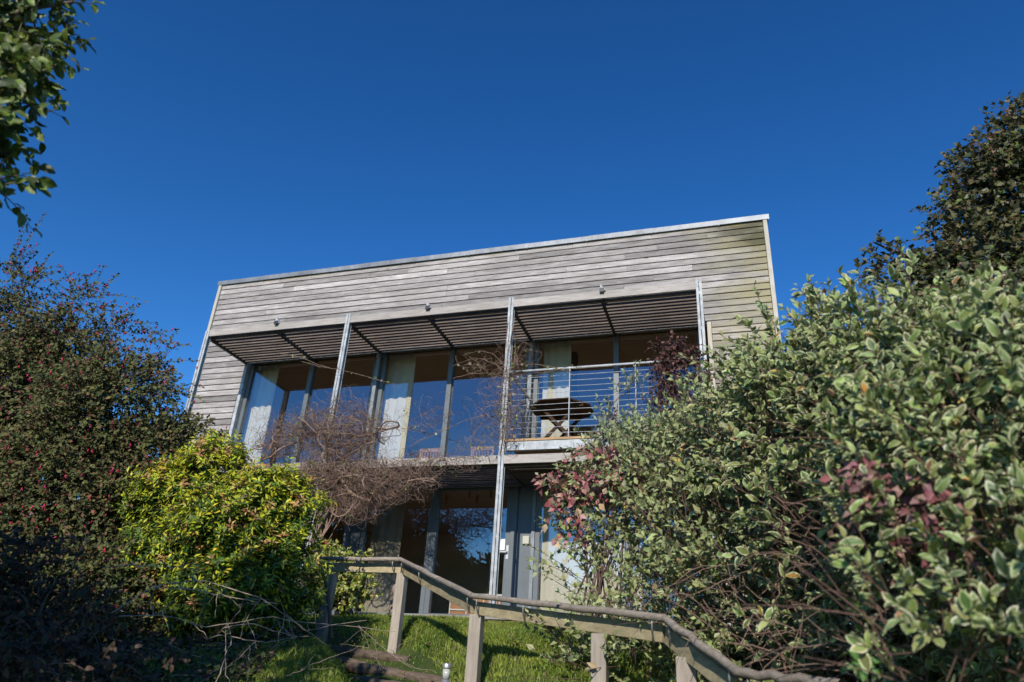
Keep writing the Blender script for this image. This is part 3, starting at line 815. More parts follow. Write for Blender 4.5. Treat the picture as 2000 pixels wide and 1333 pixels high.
dw = rings_mesh('driftwood', [((b_[0]+dx, b_[1], b_[2]+dz*0.72), rx*0.8, ry) for dx, dz, rx, ry in
     [(0.0, 0, 0.13, 0.08), (0.0, 0.12, 0.125, 0.08), (-0.01, 0.24, 0.10, 0.07), (0.03, 0.33, 0.085, 0.06), (0.02, 0.42, 0.12, 0.07), (0.0, 0.50, 0.13, 0.07), (0.03, 0.58, 0.10, 0.06), (0.07, 0.68, 0.07, 0.05), (0.09, 0.78, 0.04, 0.03)]], MAT['driftwood'], None)
dw['label'] = 'pinkish knobbly piece of driftwood standing on the terrace behind the handrail post'; dw['category'] = 'driftwood'

# ------------------------------------------------------------------ handrail
K = [at(632, 1091, 7.45), at(782, 1093, 7.40), at(922, 1164, 5.75), at(1298, 1208, 4.65), at(1441, 1313, 3.95), at(1640, 1338, 3.55)]
rail = empty('handrail', (K[2][0], K[2][1], float(G(K[2][0], K[2][1]))), 'rustic grey timber handrail bending down beside the garden steps', 'handrail')
off = np.array([0.0, 0.10, -0.082])
def wob(a, b, r, n=9, seed=0):
    g_ = np.random.default_rng(seed); t = np.linspace(0, 1, n)[:, None]
    P_ = a*(1-t)+b*t + g_.normal(size=(n, 3))*0.006*np.sin(t*math.pi)
    return P_[None], np.array([r*(1+0.05*g_.normal(size=n))])
for j in range(len(K)-1):
    a, b = K[j], K[j+1]; d = (b-a)/np.linalg.norm(b-a)
    P_, R_ = wob(a-d*0.012, b+d*0.012, 0.0235, seed=j)
    o = tube_part('rail_pole', P_, R_, MAT['rail'], rail, 10)
    MB().bar(a+off+d*0.02, b+off-d*0.02, 0.042, 0.10).build('rail_plank', MAT['plank'], rail, bevel=0.004)
    Ld = np.linalg.norm(b-a)
    for s_ in ((0.06, Ld-0.09) if Ld < 1.3 else (0.07, Ld*0.33, Ld-0.1)):   # bent steel hooks under the pole
        c = a+d*s_
        t = np.linspace(0, 1, 9); pth = c + np.stack([0*t, -0.03*np.sin(t*math.pi)+0.075*t, -0.02-0.12*t], -1)
        tube_part('hook', pth[None], 0.0065, MAT['hook'], rail, 6)
def rail_post(p, w=0.10, top=None, lean=(0, 0), depth=0.35):
    zt_ = p[2]-0.134 if top is None else top
    zb = float(G(p[0], p[1]))-depth
    MB().bar((p[0]+lean[0], p[1]+0.10+lean[1], zb), (p[0], p[1]+0.10, zt_), w, w, up=(0, 1, 0.0)).build('rail_post', MAT['post'], rail, bevel=0.006)
rail_post(at(645, 1093, 7.45), lean=(-0.03, 0)); rail_post(K[1], lean=(0.0, 0)); rail_post(K[2]+np.array([0.02, 0, 0]))
rail_post(at(1166, 1193, 4.95)); rail_post(at(1335, 1232, 4.45), 0.11)
rail_post(at(1560, 1332, 3.6), 0.10)

# log risers of the steps
for j, (p0, p1, r_) in enumerate([((630, 1268, 7.45), (800, 1292, 7.2), 0.055), ((680, 1303, 6.92), (870, 1334, 6.7), 0.055), ((640, 1286, 7.28), (715, 1302, 7.1), 0.045), ((690, 1332, 6.7), (860, 1356, 6.3), 0.055)]):
    a, b = at(*p0), at(*p1)
    P_, R_ = wob(a, b, r_, seed=30+j)
    labs = ['weathered log step edge nearest the house, at the foot of the second rail post', 'weathered log step edge with moss, second below the house',
            'short dark log wedged between the two upper step logs', 'weathered log step edge at the bottom edge of the picture']
    R_[:, 0] *= 0.85; R_[:, -1] *= 0.85
    V_, F_ = tubes(P_, R_, 10)
    loc = (a+b)/2
    F_ = [tuple(f) for f in F_]+[tuple(range(10))[::-1], tuple(range(80, 90))]
    me = bpy.data.meshes.new('log_step'); me.from_pydata([tuple(v-loc) for v in V_], [], F_)
    for p in me.polygons: p.use_smooth = len(p.vertices) == 4
    o = link('log_step', me, MAT['log'], None, {'label': labs[j], 'category': 'step', 'group': 'log edges of the garden steps'}); o.location = loc

# garden light
gl_ = at(873, 1300, 4.95); gl_b = float(G(gl_[0], gl_[1]))
gd = empty('garden_light', (gl_[0], gl_[1], gl_b), 'small stainless steel bollard light standing in the grass at the bottom edge', 'garden light')
zt = gl_[2]
MB().lathe((gl_[0], gl_[1], zt-0.02), [(0.029, 0), (0.030, 0.004), (0.030, 0.026), (0.024, 0.034), (0.004, 0.029)]).build('cap', MAT['metal'], gd, smooth=True)
MB().lathe((gl_[0], gl_[1], zt-0.085), [(0.025, 0), (0.025, 0.064)]).build('lens', MAT['lens'], gd, smooth=True)
MB().lathe((gl_[0], gl_[1], gl_b-0.1), [(0.029, 0), (0.029, zt-0.087-gl_b+0.1)]).build('base', MAT['metal'], gd, smooth=True)

# ------------------------------------------------------------------ plants
def plant(name, base, label, cat, group=None):
    b = np.array(base, float); b[2] = float(G(b[0], b[1])) if len(base) < 3 or base[2] is None else base[2]
    return empty(name, tuple(b), label, cat, group)

def twig_part(path, r, m, parent, name='twig', sides=3):
    R_ = r*np.linspace(1, 0.4, path.shape[1])[None]
    o = tube_part(name, path, np.repeat(R_, len(path), 0), m, parent, sides, False); o['kind'] = 'stuff'; return o

def single_leaves(parent, P, D, Nn, S, variants, mat, count):
    X, Y, Z = leaf_frames(D, Nn); loc = root_loc(parent)
    for i in range(min(count, len(P))):
        me = variants[i % len(variants)]
        o = bpy.data.objects.new('leaf', me); col.objects.link(o); o.parent = parent
        s = S[i]; x, y, z = X[i]*s, Y[i]*s, Z[i]*s; p = P[i]-loc
        o.matrix_local = Matrix(((x[0], y[0], z[0], p[0]), (x[1], y[1], z[1], p[1]), (x[2], y[2], z[2], p[2]), (0, 0, 0, 1)))

def variants_of(tmpls, cols, mat):
    out = []
    for k, (ca, cb) in enumerate(cols):
        tv, tf, tg = tmpls[k % len(tmpls)]
        C = np.array(ca)[None]*(1-tg[:, None])+np.array(cb)[None]*tg[:, None]
        me = mesh_np('leaf', tv, tf, 3, False, C); me.materials.append(mat); out.append(me)
    return out

def in_frame(P, m=20):
    x, y, w = proj(P)
    return (w > 0.1) & (x > -m) & (x < 2000+m) & (y > -m) & (y < 1333+m), x, y, w

# --- variegated dogwood, the big shrub on the right
rg = np.random.default_rng(11)
dl = [L(1215, 1010, 6.1, (0.42, .5, .42)), L(1200, 1150, 5.9, (0.33, .4, .35), .7), L(1230, 1290, 5.5, (0.55, .4, .25), .7), L(1340, 945, 5.7, (0.45, .55, .38)),
      L(1460, 885, 5.2, (0.42, .5, .38)), L(1400, 1060, 5.2, (0.5, .5, .42), .8), L(1580, 800, 4.6, (0.42, .5, .40)), L(1600, 900, 4.3, (0.5, .45, .45)),
      L(1500, 1130, 4.9, (0.35, .3, .3), .35), L(1720, 755, 3.9, (0.36, .45, .34)), L(1760, 860, 3.6, (0.42, .4, .36)), L(1880, 775, 3.5, (0.36, .4, .30)),
      L(1990, 850, 3.2, (0.35, .4, .36)), L(1900, 950, 3.0, (0.38, .35, .3)), L(1640, 1020, 3.9, (0.36, .3, .25), .7), L(1760, 1080, 3.3, (0.33, .3, .2), .5),
      L(1980, 1080, 2.9, (0.28, .3, .26), .8), L(1900, 1270, 2.75, (0.36, .25, .2), 1.1), L(1640, 1230, 4.0, (0.42, .3, .25), .35), L(1330, 1180, 5.1, (0.32, .3, .22), .7)]
dl += [L(1500, 900, 6.0, (.5, .4, .5), .8), L(1640, 900, 5.6, (.6, .4, .5), .8), L(1800, 850, 5.2, (.6, .4, .55), .8), L(1960, 900, 4.8, (.6, .4, .6), .7), L(1600, 1120, 5.6, (.6, .4, .45), .9),
       L(1780, 1150, 5.0, (.6, .4, .45), .9), L(1950, 1200, 4.3, (.5, .4, .4), .8), L(1720, 1290, 4.8, (.6, .4, .25), .35), L(1450, 1290, 5.5, (.5, .4, .25), .7)]
dog = plant('dogwood_shrub', (0.75, 5.1, None), 'huge cream-edged variegated dogwood shrub spilling over the handrail on the right', 'shrub')
bp = np.array(dog.location)
path, P, D, Nn, tt, li = shoots(rg, dl, 4500, 0.38, 11, outw=0.75, upw=0.85, rand=0.5, bend=(0, -0.05, -0.12), rmin=0.35, t0=0.48, nr=0.65)
# long leaders that break the outline
p2, P2, D2, N2, t2, l2 = shoots(rg, [l for l in dl if l[0][2] > 1.2], 170, 0.36, 13, outw=0.5, upw=1.1, rand=0.3, bend=(0, 0, 0.0), rmin=0.6)
pf, Pf, Df, Nf, tf_, lf_ = shoots(rg, [L(1560, 1000, 5.9, (.8, .3, .7)), L(1780, 1000, 5.5, (.8, .3, .7)), L(1980, 1000, 5.0, (.7, .3, .7)), L(1560, 1250, 5.6, (.7, .3, .4)), L(1800, 1250, 4.9, (.8, .3, .4)), L(1400, 1050, 6.1, (.5, .3, .6)), L(2000, 1250, 4.2, (.5, .3, .4))], 1900, .3, 9, rmin=0, nr=.6)
P = np.concatenate([P, P2, Pf]); D = np.concatenate([D, D2, Df]); Nn = np.concatenate([Nn, N2, Nf]); tt = np.concatenate([tt, t2, tf_*0]); li = np.concatenate([li, l2, lf_])
keep = (P[:, 2] > G(P[:, 0], P[:, 1])+0.02) & (np.linalg.norm(P, axis=1) > 2.1)
# stay clear of the rail: behind it where it runs across the shrub
railx = np.array([k[0] for k in K]); raily = np.array([k[1] for k in K])
keep &= P[:, 1] > np.interp(P[:, 0], railx, raily, right=0)+rg.normal(size=len(P))*0.06
P, D, Nn, tt = P[keep], D[keep], Nn[keep], tt[keep]
S = (0.036+0.034*rg.random(len(P)))*(1.12-0.42*tt)
x_, y_, w_ = proj(P)
S *= np.interp(w_, [2.6, 4.0, 6.0], [1.22, 1.3, 1.15])
cA = pick(rg, [(0.17, 0.225, 0.065), (0.24, 0.29, 0.09), (0.10, 0.15, 0.05), (0.30, 0.13, 0.07), (0.42, 0.22, 0.04), (0.06, 0.10, 0.03)], [44, 30, 20, 1.4, 1.0, 9], len(P), .32)
cB = pick(rg, [(0.48, 0.50, 0.26), (0.38, 0.44, 0.20), (0.58, 0.56, 0.36)], [5, 3, 3], len(P), .1)
ok, x_, y_, w_ = in_frame(P)
score = S/w_*(ok) 
order = np.argsort(-score)
# the largest 300 in view as leaves of their own
front_ = order[:900]; sel = rg.permutation(front_)[:300]
rest = np.ones(len(P), bool); rest[sel] = False
TO = [T_ovate(0.235, 0.055, 0.10, 0.22), T_ovate(0.21, 0.05, 0.16, 0.42, 0.05), T_ovate(0.265, 0.06, 0.05, 0.12)]
far = rest & (w_ > 4.3); near = rest & (w_ <= 4.3)
for j in range(3):
    k = near & (np.arange(len(P)) % 3 == j)
    leaf_cloud('foliage', P[k], D[k], Nn[k], S[k], cA[k], cB[k], TO[j], MAT['leaf'], dog)
mixf = cA*0.62+cB*0.38
leaf_cloud('foliage', P[far], D[far], Nn[far], S[far], mixf[far], None, T_simple(0.28), MAT['leaf'], dog)
VD = variants_of(TO, [((0.17, 0.24, 0.09), (0.54, 0.57, 0.36)), ((0.22, 0.29, 0.11), (0.48, 0.53, 0.30)), ((0.13, 0.18, 0.08), (0.58, 0.58, 0.43)), ((0.19, 0.26, 0.10), (0.46, 0.5, 0.28))], MAT['leafobj'])
single_leaves(dog, P[sel], D[sel], Nn[sel], S[sel]*1.1, VD, MAT['leafobj'], 300)
twig_part(path, 0.0035, MAT['redstem'], dog); twig_part(p2, 0.004, MAT['redstem'], dog)
sp_, sr_ = stems_to(rg, bp, dl, 110, 0.008, 0.003, 0.35)
kk = (sp_[:, :, 1] > np.interp(sp_[:, :, 0], railx, raily, right=0)+.12).all(1) & (np.linalg.norm(sp_, axis=2).min(1) > 2.6); sp_, sr_ = sp_[kk], sr_[kk]
tube_part('branch', sp_, sr_, MAT['redstem'], dog, 5)['kind'] = 'stuff'
# bare crossing twigs low in the shrub
n = 300
a = np.stack([rg.uniform(1380, 1800, n), rg.uniform(980, 1333, n), rg.uniform(3.3, 4.6, n)], -1)
A0 = np.array([at(*q) for q in a]); dd = nrm(rg.normal(size=(n, 3))*0.8+np.array([-0.6, -0.1, 0.9]))
t = np.linspace(0, 1, 6)
pp = A0[:, None]+dd[:, None]*(t*0.45)[None, :, None]+rg.normal(size=(n, 6, 3))*0.012+np.array([0, 0, -0.15])*(t**2)[None, :, None]
kk = A0[:, 1] > np.interp(A0[:, 0], railx, raily, right=0)+0.15
twig_part(pp[kk], 0.0032, MAT['vine'], dog, 'bare_twig')

# --- red creeper growing through the dogwood
def creeper(label, lobes, n, seed, cols, probs, size=(0.035, 0.07), L_=0.22, k=7, name='red_creeper', cat='creeper', mat='leaf', base=None, up=-0.2, bend=(0, 0, -0.5)):
    g_ = np.random.default_rng(seed)
    b = lobes[0][0] if base is None else base
    e = empty(name, (b[0], b[1], b[2]), label, cat)
    path, P, D, Nn, tt, li = shoots(g_, lobes, n, L_, k, outw=0.7, upw=up, rand=0.5, bend=bend, rmin=0.2)
    S = g_.uniform(*size, len(P))
    leaf_cloud('foliage', P, D, Nn, S, pick(g_, cols, probs, len(P), .25), None, T_simple(0.34, 0.14, 0.2), MAT[mat], e)
    twig_part(path, 0.003, MAT['redstem'], e)
    return e
REDS = [(0.36, 0.12, 0.12), (0.45, 0.24, 0.21), (0.24, 0.07, 0.08), (0.40, 0.30, 0.20), (0.2, 0.25, 0.09)]
creeper('pink and red leaved creeper hanging over the left edge of the dogwood', [L(1130, 945, 5.75, (.14, .15, .16)), L(1185, 905, 5.8, (.17, .2, .13)), L(1245, 925, 5.75, (.2, .2, .13), .6), L(1110, 980, 5.7, (.10, .1, .12))], 130, 21, REDS, [3, 3.5, 3, 3, 2], size=(0.04, 0.085))
creeper('dark red creeper spray in the middle of the dogwood', [L(1735, 925, 2.8, (.09, .07, .09)), L(1765, 985, 2.78, (.10, .07, .10)), L(1700, 960, 2.8, (.08, .07, .08), .5)], 34, 22, [(0.24, 0.09, 0.095), (0.30, 0.17, 0.15), (0.17, 0.06, 0.06), (0.30, 0.16, 0.12)], [4, 3, 3, 1], size=(0.03, 0.055), L_=0.16)
# dark burgundy climber on the right-hand end of the balcony
creeper('dark burgundy leaved climber on the right-hand end of the balcony railing', [L(1310, 690, 9.98, (.2, .12, .27)), L(1335, 700, 9.98, (.24, .12, .13)), L(1300, 735, 9.98, (.12, .1, .3)), L(1345, 760, 9.95, (.18, .12, .18)), L(1300, 790, 9.95, (.2, .12, .2), .6), L(1360, 720, 9.98, (.15, .1, .14), .7), L(1200, 835, 9.9, (.22, .1, .12), .5)],
        330, 23, [(0.055, 0.025, 0.022), (0.09, 0.035, 0.03), (0.14, 0.06, 0.045), (0.07, 0.05, 0.025)], [4, 3, 1.2, 1], size=(0.035, 0.075), name='burgundy_climber', cat='climber', up=0.1, bend=(0, 0, -0.3))
# light green bush sprays in front of the balcony
gs = plant('balcony_shrub', (-1.6, 8.4, None), 'pale green leafy shrub tips reaching up in front of the balcony wires', 'shrub')
gl3 = [L(1235, 765, 8.6, (.16, .2, .10), .6), L(1190, 820, 8.6, (.10, .1, .08), .8), L(1270, 865, 8.4, (.26, .3, .18)),  L(1250, 900, 8.0, (.6, .4, .4)), L(1340, 890, 8.0, (.4, .3, .25))]
g_ = np.random.default_rng(31)
path, P, D, Nn, tt, li = shoots(g_, gl3, 520, 0.28, 12, outw=.5, upw=.9, rand=.4, rmin=.3)
S = g_.uniform(.04, .075, len(P))
leaf_cloud('foliage', P, D, Nn, S, pick(g_, [(.22, .26, .15), (.30, .33, .2), (.15, .18, .09)], [4, 3, 2], len(P)), None, T_simple(.24), MAT['leaf'], gs)
twig_part(path, 0.003, MAT['redstem'], gs)
sp_, sr_ = stems_to(g_, np.array(gs.location), gl3, 22, 0.012, 0.004, .2); tube_part('branch', sp_, sr_, MAT['redstem'], gs, 5)['kind'] = 'stuff'

# --- dark tree upper right
tr = plant('dark_tree', (5.4, 9.8, None), 'tall dark olive-brown leaved tree rising behind the dogwood at the right edge', 'tree')
tl_ = [L(2055, 335, 9.2, (1.0, 1.0, .95)), L(1975, 405, 9.0, (.75, .8, .75)), L(1915, 525, 8.8, (.7, .7, .6)), L(2095, 565, 9.0, (1.0, 1.0, .9)), L(1845, 565, 8.6, (.55, .5, .35)), L(1750, 525, 8.5, (.20, .25, .14)),
       L(1720, 490, 8.5, (.10, .12, .08), 1.5), L(2005, 250, 9.2, (.35, .4, .25)), L(1860, 420, 8.9, (.22, .3, .12)), L(2215, 405, 9.5, (1.0, 1, 1), .5), L(1900, 335, 9.0, (.30, .3, .28)), L(1915, 645, 8.5, (.9, .8, .6))]
g_ = np.random.default_rng(41)
path, P, D, Nn, tt, li = shoots(g_, tl_, 4200, 0.30, 8, outw=.8, upw=.25, rand=.5, rmin=.3)
S = g_.uniform(.05, .095, len(P))
leaf_cloud('foliage', P, D, Nn, S, pick(g_, [(.07, .072, .024), (.11, .10, .035), (.05, .06, .018), (.13, .065, .03), (.10, .15, .03)], [5, 3, 3, .8, .8], len(P)), None, T_simple(.42), MAT['leaf'], tr)
twig_part(path, 0.005, MAT['bark'], tr)
sp_, sr_ = stems_to(g_, np.array([5.4, 9.8, 3.2]), tl_, 36, .05, .01, .1); tube_part('branch', sp_, sr_, MAT['bark'], tr, 6)
t = np.linspace(0, 1, 9); b0 = np.array(tr.location)
tube_part('trunk', (b0+np.stack([0.1*np.sin(t*5), 0.05*t, -0.2+t*(3.6-b0[2]+.2)], -1))[None], np.linspace(.2, .12, 9)[None], MAT['bark'], tr, 12)

# --- fuchsia bush left
fu = plant('fuchsia_bush', (-6.9, 6.9, None), 'large dark green fuchsia bush hung with red flowers at the left edge', 'bush')
fl = [L(40, 790, 6.5, (1.15, .9, .75)), L(210, 830, 6.4, (.75, .8, .75)), L(320, 905, 6.7, (.45, .6, .48)), L(100, 1010, 6.1, (1.1, .8, .9)), L(290, 1010, 6.5, (.55, .6, .6)), L(20, 640, 6.6, (.5, .6, .45)),
      L(130, 680, 6.6, (.55, .6, .40)), L(250, 740, 6.6, (.40, .5, .30)), L(370, 860, 6.9, (.26, .35, .2)), L(-80, 900, 6.2, (1.2, .9, 1.2)), L(150, 1200, 5.7, (.9, .6, .6)), L(330, 1150, 6.6, (.5, .5, .6)), L(-40, 1200, 5.4, (1, .7, .8), .7)]
g_ = np.random.default_rng(51)
path, P, D, Nn, tt, li = shoots(g_, fl, 13500, 0.34, 11, outw=.75, upw=.45, rand=.5, bend=(0, -.05, -.45), rmin=.5)
pa, Pa, Da, Na, ta, la = shoots(g_, [L(60, 850, 7.2, (1.2, .5, .9)), L(250, 900, 7.2, (.6, .5, .6)), L(100, 1100, 6.9, (1.3, .5, .9)), L(300, 1050, 7.2, (.6, .5, .7)), L(100, 700, 7.2, (.7, .4, .35))], 1500, .3, 8, rmin=.0, rmax=.9)
lead = [L(20, 545, 6.6, (.12, .2, .15)), L(150, 590, 6.6, (.2, .2, .12)), L(330, 710, 6.7, (.12, .2, .08)), L(230, 660, 6.6, (.2, .2, .12)), L(330, 760, 6.8, (.2, .2, .08)), L(60, 560, 6.6, (.2, .2, .2)), L(180, 600, 6.6, (.12, .2, .12))]
p2, P2, D2, N2, t2, l2 = shoots(g_, lead, 110, 0.55, 20, outw=.3, upw=.55, rand=.35, bend=(.2, 0, -.4), rmin=.2)
p3, P3, D3, N3, t3, l3 = shoots(g_, [L(25, 545, 6.6, .08), L(10, 560, 6.6, .1)], 7, 0.75, 26, outw=.1, upw=1.2, rand=.3, bend=(.3, 0, 0), rmin=.2)
p4, P4, D4, N4, t4, l4 = shoots(g_, [L(290, 665, 6.7, .08), L(300, 720, 6.8, .08), L(220, 640, 6.7, .1)], 18, 0.42, 22, outw=.1, upw=.25, rand=.25, bend=(.5, 0, -.45), rmin=.2)
P = np.concatenate([P, P2, P3, P4]); D = np.concatenate([D, D2, D3, D4]); Nn = np.concatenate([Nn, N2, N3, N4])
S = g_.uniform(.032, .06, len(P)); P = np.concatenate([P, Pa]); D = np.concatenate([D, Da]); Nn = np.concatenate([Nn, Na]); S = np.concatenate([S, g_.uniform(.09, .13, len(Pa))])
leaf_cloud('foliage', P, D, Nn, S, pick(g_, [(.07, .085, .02), (.11, .115, .03), (.05, .065, .018), (.16, .07, .04), (.13, .13, .04)], [5, 3.5, 3.5, 1.6, 2], len(P)), None, T_tiny(.34), MAT['dullleaf'], fu)
for q, r_ in ((path, .003), (p2, .003), (p3, .004), (p4, .003)): twig_part(q, r_, MAT['redstem'], fu)
sp_, sr_ = stems_to(g_, np.array(fu.location), fl, 40, .02, .006, .4); tube_part('branch', sp_, sr_, MAT['bark'], fu, 5)['kind'] = 'stuff'
# hanging blossoms
allt = np.concatenate([path[:, 4], p2[:, 4], p4[:, 4], p4[:, 3], p2[:, 3]])
bi = g_.choice(len(path), 2500); ti = np.concatenate([path[bi, 4], p2[:, 4], p4[:, 4], p4[:, 3], p2[:, 3]])
cl = np.sin(ti[:, 0]*2.1)*np.sin(ti[:, 2]*2.7+1)*0.5+0.5
ti = ti[g_.random(len(ti)) < 0.25+0.75*cl]
n = len(ti)
ti = ti+g_.normal(size=(n, 3))*0.03-np.array([0, 0.07, 0.03])
bt = (np.array([(0, 0, 0), (.16, .3, 0), (0, .3, .16), (-.16, .3, 0), (0, .3, -.16), (.30, .75, .0), (-.30, .78, .05), (0, .72, .3), (0, 1.0, 0)]),
      np.array([(0, 1, 2), (0, 2, 3), (0, 3, 4), (0, 4, 1), (1, 8, 2), (2, 8, 3), (3, 8, 4), (4, 8, 1), (1, 5, 2), (2, 6, 3), (3, 7, 4)]), np.array([0]*4+[1]*4+[0]*3, float))
leaf_cloud('blossom', ti, nrm(np.array([0, 0, -1])+g_.normal(size=(n, 3))*.25), nrm(g_.normal(size=(n, 3))), g_.uniform(.035, .07, n),
           vary(g_, (.55, .03, .07), n, .2), vary(g_, (.38, .03, .16), n, .2), bt, MAT['leaf'], fu)

# --- yellow-green pieris
pi_ = plant('yellow_green_shrub', (-5.0, 6.6, None), 'bright yellow-green evergreen shrub with bronze tips left of the steps', 'shrub')
pl = [L(425, 935, 6.35, (.32, .4, .30)), L(350, 985, 6.25, (.38, .4, .32)), L(530, 1000, 6.35, (.38, .4, .34)), L(455, 1050, 6.15, (.55, .5, .42)), L(335, 1100, 6.15, (.42, .4, .38)), L(545, 1130, 6.3, (.34, .4, .40)),
      L(440, 1180, 6.1, (.65, .4, .34)), L(590, 1010, 6.4, (.14, .2, .14)), L(300, 1010, 6.25, (.22, .3, .2))]
g_ = np.random.default_rng(61)
path, P, D, Nn, tt, li = shoots(g_, pl, 3600, 0.20, 16, outw=.85, upw=.75, rand=.4, bend=(0, 0, 0), rmin=.4, t0=.35, nr=.5, spread=1.15, opposite=False, tl=.4)
S = g_.uniform(.06, .10, len(P))*(1.1-.35*tt)
yng = (tt > .45) & (g_.random(len(P)) < .85)
# young growth is yellower on the upper, older greener on lower shoots
hgt = np.clip((P[:, 2]-0.9)/1.1, 0, 1)
yng &= g_.random(len(P)) < .35+.65*hgt
c = pick(g_, [(.06, .12, .015), (.11, .18, .02), (.045, .09, .012)], [4, 3, 3], len(P))
c[yng] = pick(g_, [(.40, .42, .02), (.55, .48, .03), (.30, .36, .02)], [4, 2, 3], int(yng.sum()))
sid = np.arange(len(P))//16
br = (np.sin(sid*12.9898)*43758.5453 % 1 < .05+.12*hgt)
kb = br & (tt > .6); c[kb] = pick(g_, [(.34, .14, .06), (.42, .24, .08), (.46, .34, .12)], [2, 3, 2], int(kb.sum()))
leaf_cloud('foliage', P, D, Nn, S, c, None, T_simple(.17, .05, .12), MAT['leaf'], pi_)
twig_part(path, .0035, MAT['bark'], pi_)
sp_, sr_ = stems_to(g_, np.array(pi_.location), pl, 30, .02, .006, .25); tube_part('branch', sp_, sr_, MAT['bark'], pi_, 5)['kind'] = 'stuff'

# --- small gold-splashed shrub by the glass
sg = plant('gold_splashed_shrub', (-5.15, 9.2, None), 'small gold-splashed shrub behind the first handrail post by the glazing', 'shrub')
sl_ = [L(655, 1115, 8.95, (.28, .25, .22)), L(690, 1150, 8.9, (.26, .25, .22)), L(640, 1165, 8.95, (.25, .25, .2)), L(640, 1080, 8.95, (.12, .15, .1)), L(690, 1095, 8.95, (.16, .15, .1), .5)]
g_ = np.random.default_rng(71)
path, P, D, Nn, tt, li = shoots(g_, sl_, 420, .16, 9, rmin=.3)
S = g_.uniform(.04, .07, len(P))
leaf_cloud('foliage', P, D, Nn, S, pick(g_, [(.09, .15, .02), (.20, .24, .03), (.42, .40, .10), (.5, .48, .2)], [3, 4, 3, 1.5], len(P)), None, T_simple(.36), MAT['leaf'], sg)
twig_part(path, .003, MAT['bark'], sg)
sp_, sr_ = stems_to(g_, np.array(sg.location), sl_, 12, .012, .005, .1); tube_part('branch', sp_, sr_, MAT['bark'], sg, 5)['kind'] = 'stuff'

# --- bare climber tangled over the lower sunshade
vn = plant('bare_climber', (-6.25, 10.0, None), 'tangled mass of bare brown climber stems slumped over the lower sunshade', 'climber')
g_ = np.random.default_rng(81)
vl = [L(600, 845, 9.95, (.55, .28, .34)), L(690, 850, 9.95, (.62, .3, .42)), L(640, 930, 9.95, (.7, .28, .36)), L(740, 940, 9.95, (.6, .28, .34)), L(810, 930, 9.98, (.35, .22, .24)), L(540, 870, 10.0, (.35, .25, .26)), L(700, 985, 9.9, (.42, .2, .2))]
def tangle(lobes, n, K_, step, r, seed, keepin=0.16, grav=0.02, name='vine_stem', curl=.55):
    g_ = np.random.default_rng(seed)
    W = np.array([l[2] for l in lobes]); W = W/W.sum(); li = g_.choice(len(lobes), n, p=W)
    C = np.array([l[0] for l in lobes])[li]; Rr = np.array([l[1] for l in lobes])[li]
    p = C+nrm(g_.normal(size=(n, 3)))*Rr*g_.random((n, 1))**.5
    d = nrm(g_.normal(size=(n, 3))*np.array([1, .5, .8])); cv = g_.normal(size=(n, 3))*curl
    out = [p]
    for s_ in range(K_-1):
        rel = (p-C)/Rr; m = np.linalg.norm(rel, axis=1, keepdims=True)
        d = nrm(d+np.cross(cv, d)*.45+g_.normal(size=(n, 3))*.13-rel*np.clip(m-.75, 0, 1)*keepin*3-np.array([0, 0, grav]))
        p = p+d*step; out.append(p)
    Pp = np.stack(out, 1)
    return Pp, r*(.5+.8*g_.random((n, 1)))*np.linspace(1, .5, K_)[None]
Pp, Rp = tangle(vl, 2200, 11, .06, .0034, 82, curl=.32)
tube_part('vine_stem', Pp, Rp, MAT['vine'], vn, 3, False)['kind'] = 'stuff'
Pp, Rp = tangle(vl, 70, 18, .08, .008, 83, curl=.3)
tube_part('vine_stem', Pp, Rp, MAT['vine'], vn, 4, False)['kind'] = 'stuff'
Pp, Rp = tangle(vl, 26, 16, .10, .016, 86, curl=.25)
tube_part('woody_stem', Pp, Rp, MAT['vine'], vn, 6)['kind'] = 'stuff'
# wisps reaching out of the mass
wl = [L(520, 840, 9.95, (.3, .2, .3)), L(880, 900, 9.98, (.55, .15, .14)), L(660, 800, 9.95, (.5, .2, .25)), L(830, 820, 9.98, (.5, .15, .3), .5)]
Pp, Rp = tangle(wl, 260, 12, .06, .0028, 84, curl=.35, grav=-.01)
tube_part('vine_stem', Pp, Rp, MAT['vine'], vn, 3, False)['kind'] = 'stuff'
# twisted trunks down to the soil
P_ = []
for j in range(18):
    a = at(640+g_.normal()*16, 960, 9.95); b = np.array([-6.50+g_.normal()*.07, 10.03+g_.normal()*.05, .75]); t = np.linspace(0, 1, 24)[:, None]
    P_.append(a*(1-t)+b*t+np.concatenate([np.sin(t*14+j*1.7)*.035, np.cos(t*14+j*1.7)*.03, 0*t], 1)+np.cumsum(g_.normal(size=(24, 3))*.008, 0)*np.sin(t*math.pi))
tube_part('vine_trunk', np.array(P_), np.full((18, 24), .010)*(0.6+0.8*g_.random((18, 1))), MAT['vine'], vn, 5)
lf = vl+wl; path, P, D, Nn, tt, li = shoots(g_, lf, 60, .1, 3, rmin=.6)
leaf_cloud('leaf_remnant', P, D, Nn, g_.uniform(.03, .06, len(P)), pick(g_, [(.16, .18, .05), (.30, .25, .10), (.10, .14, .03)], [3, 2, 3], len(P)), None, T_simple(.4), MAT['leaf'], vn)

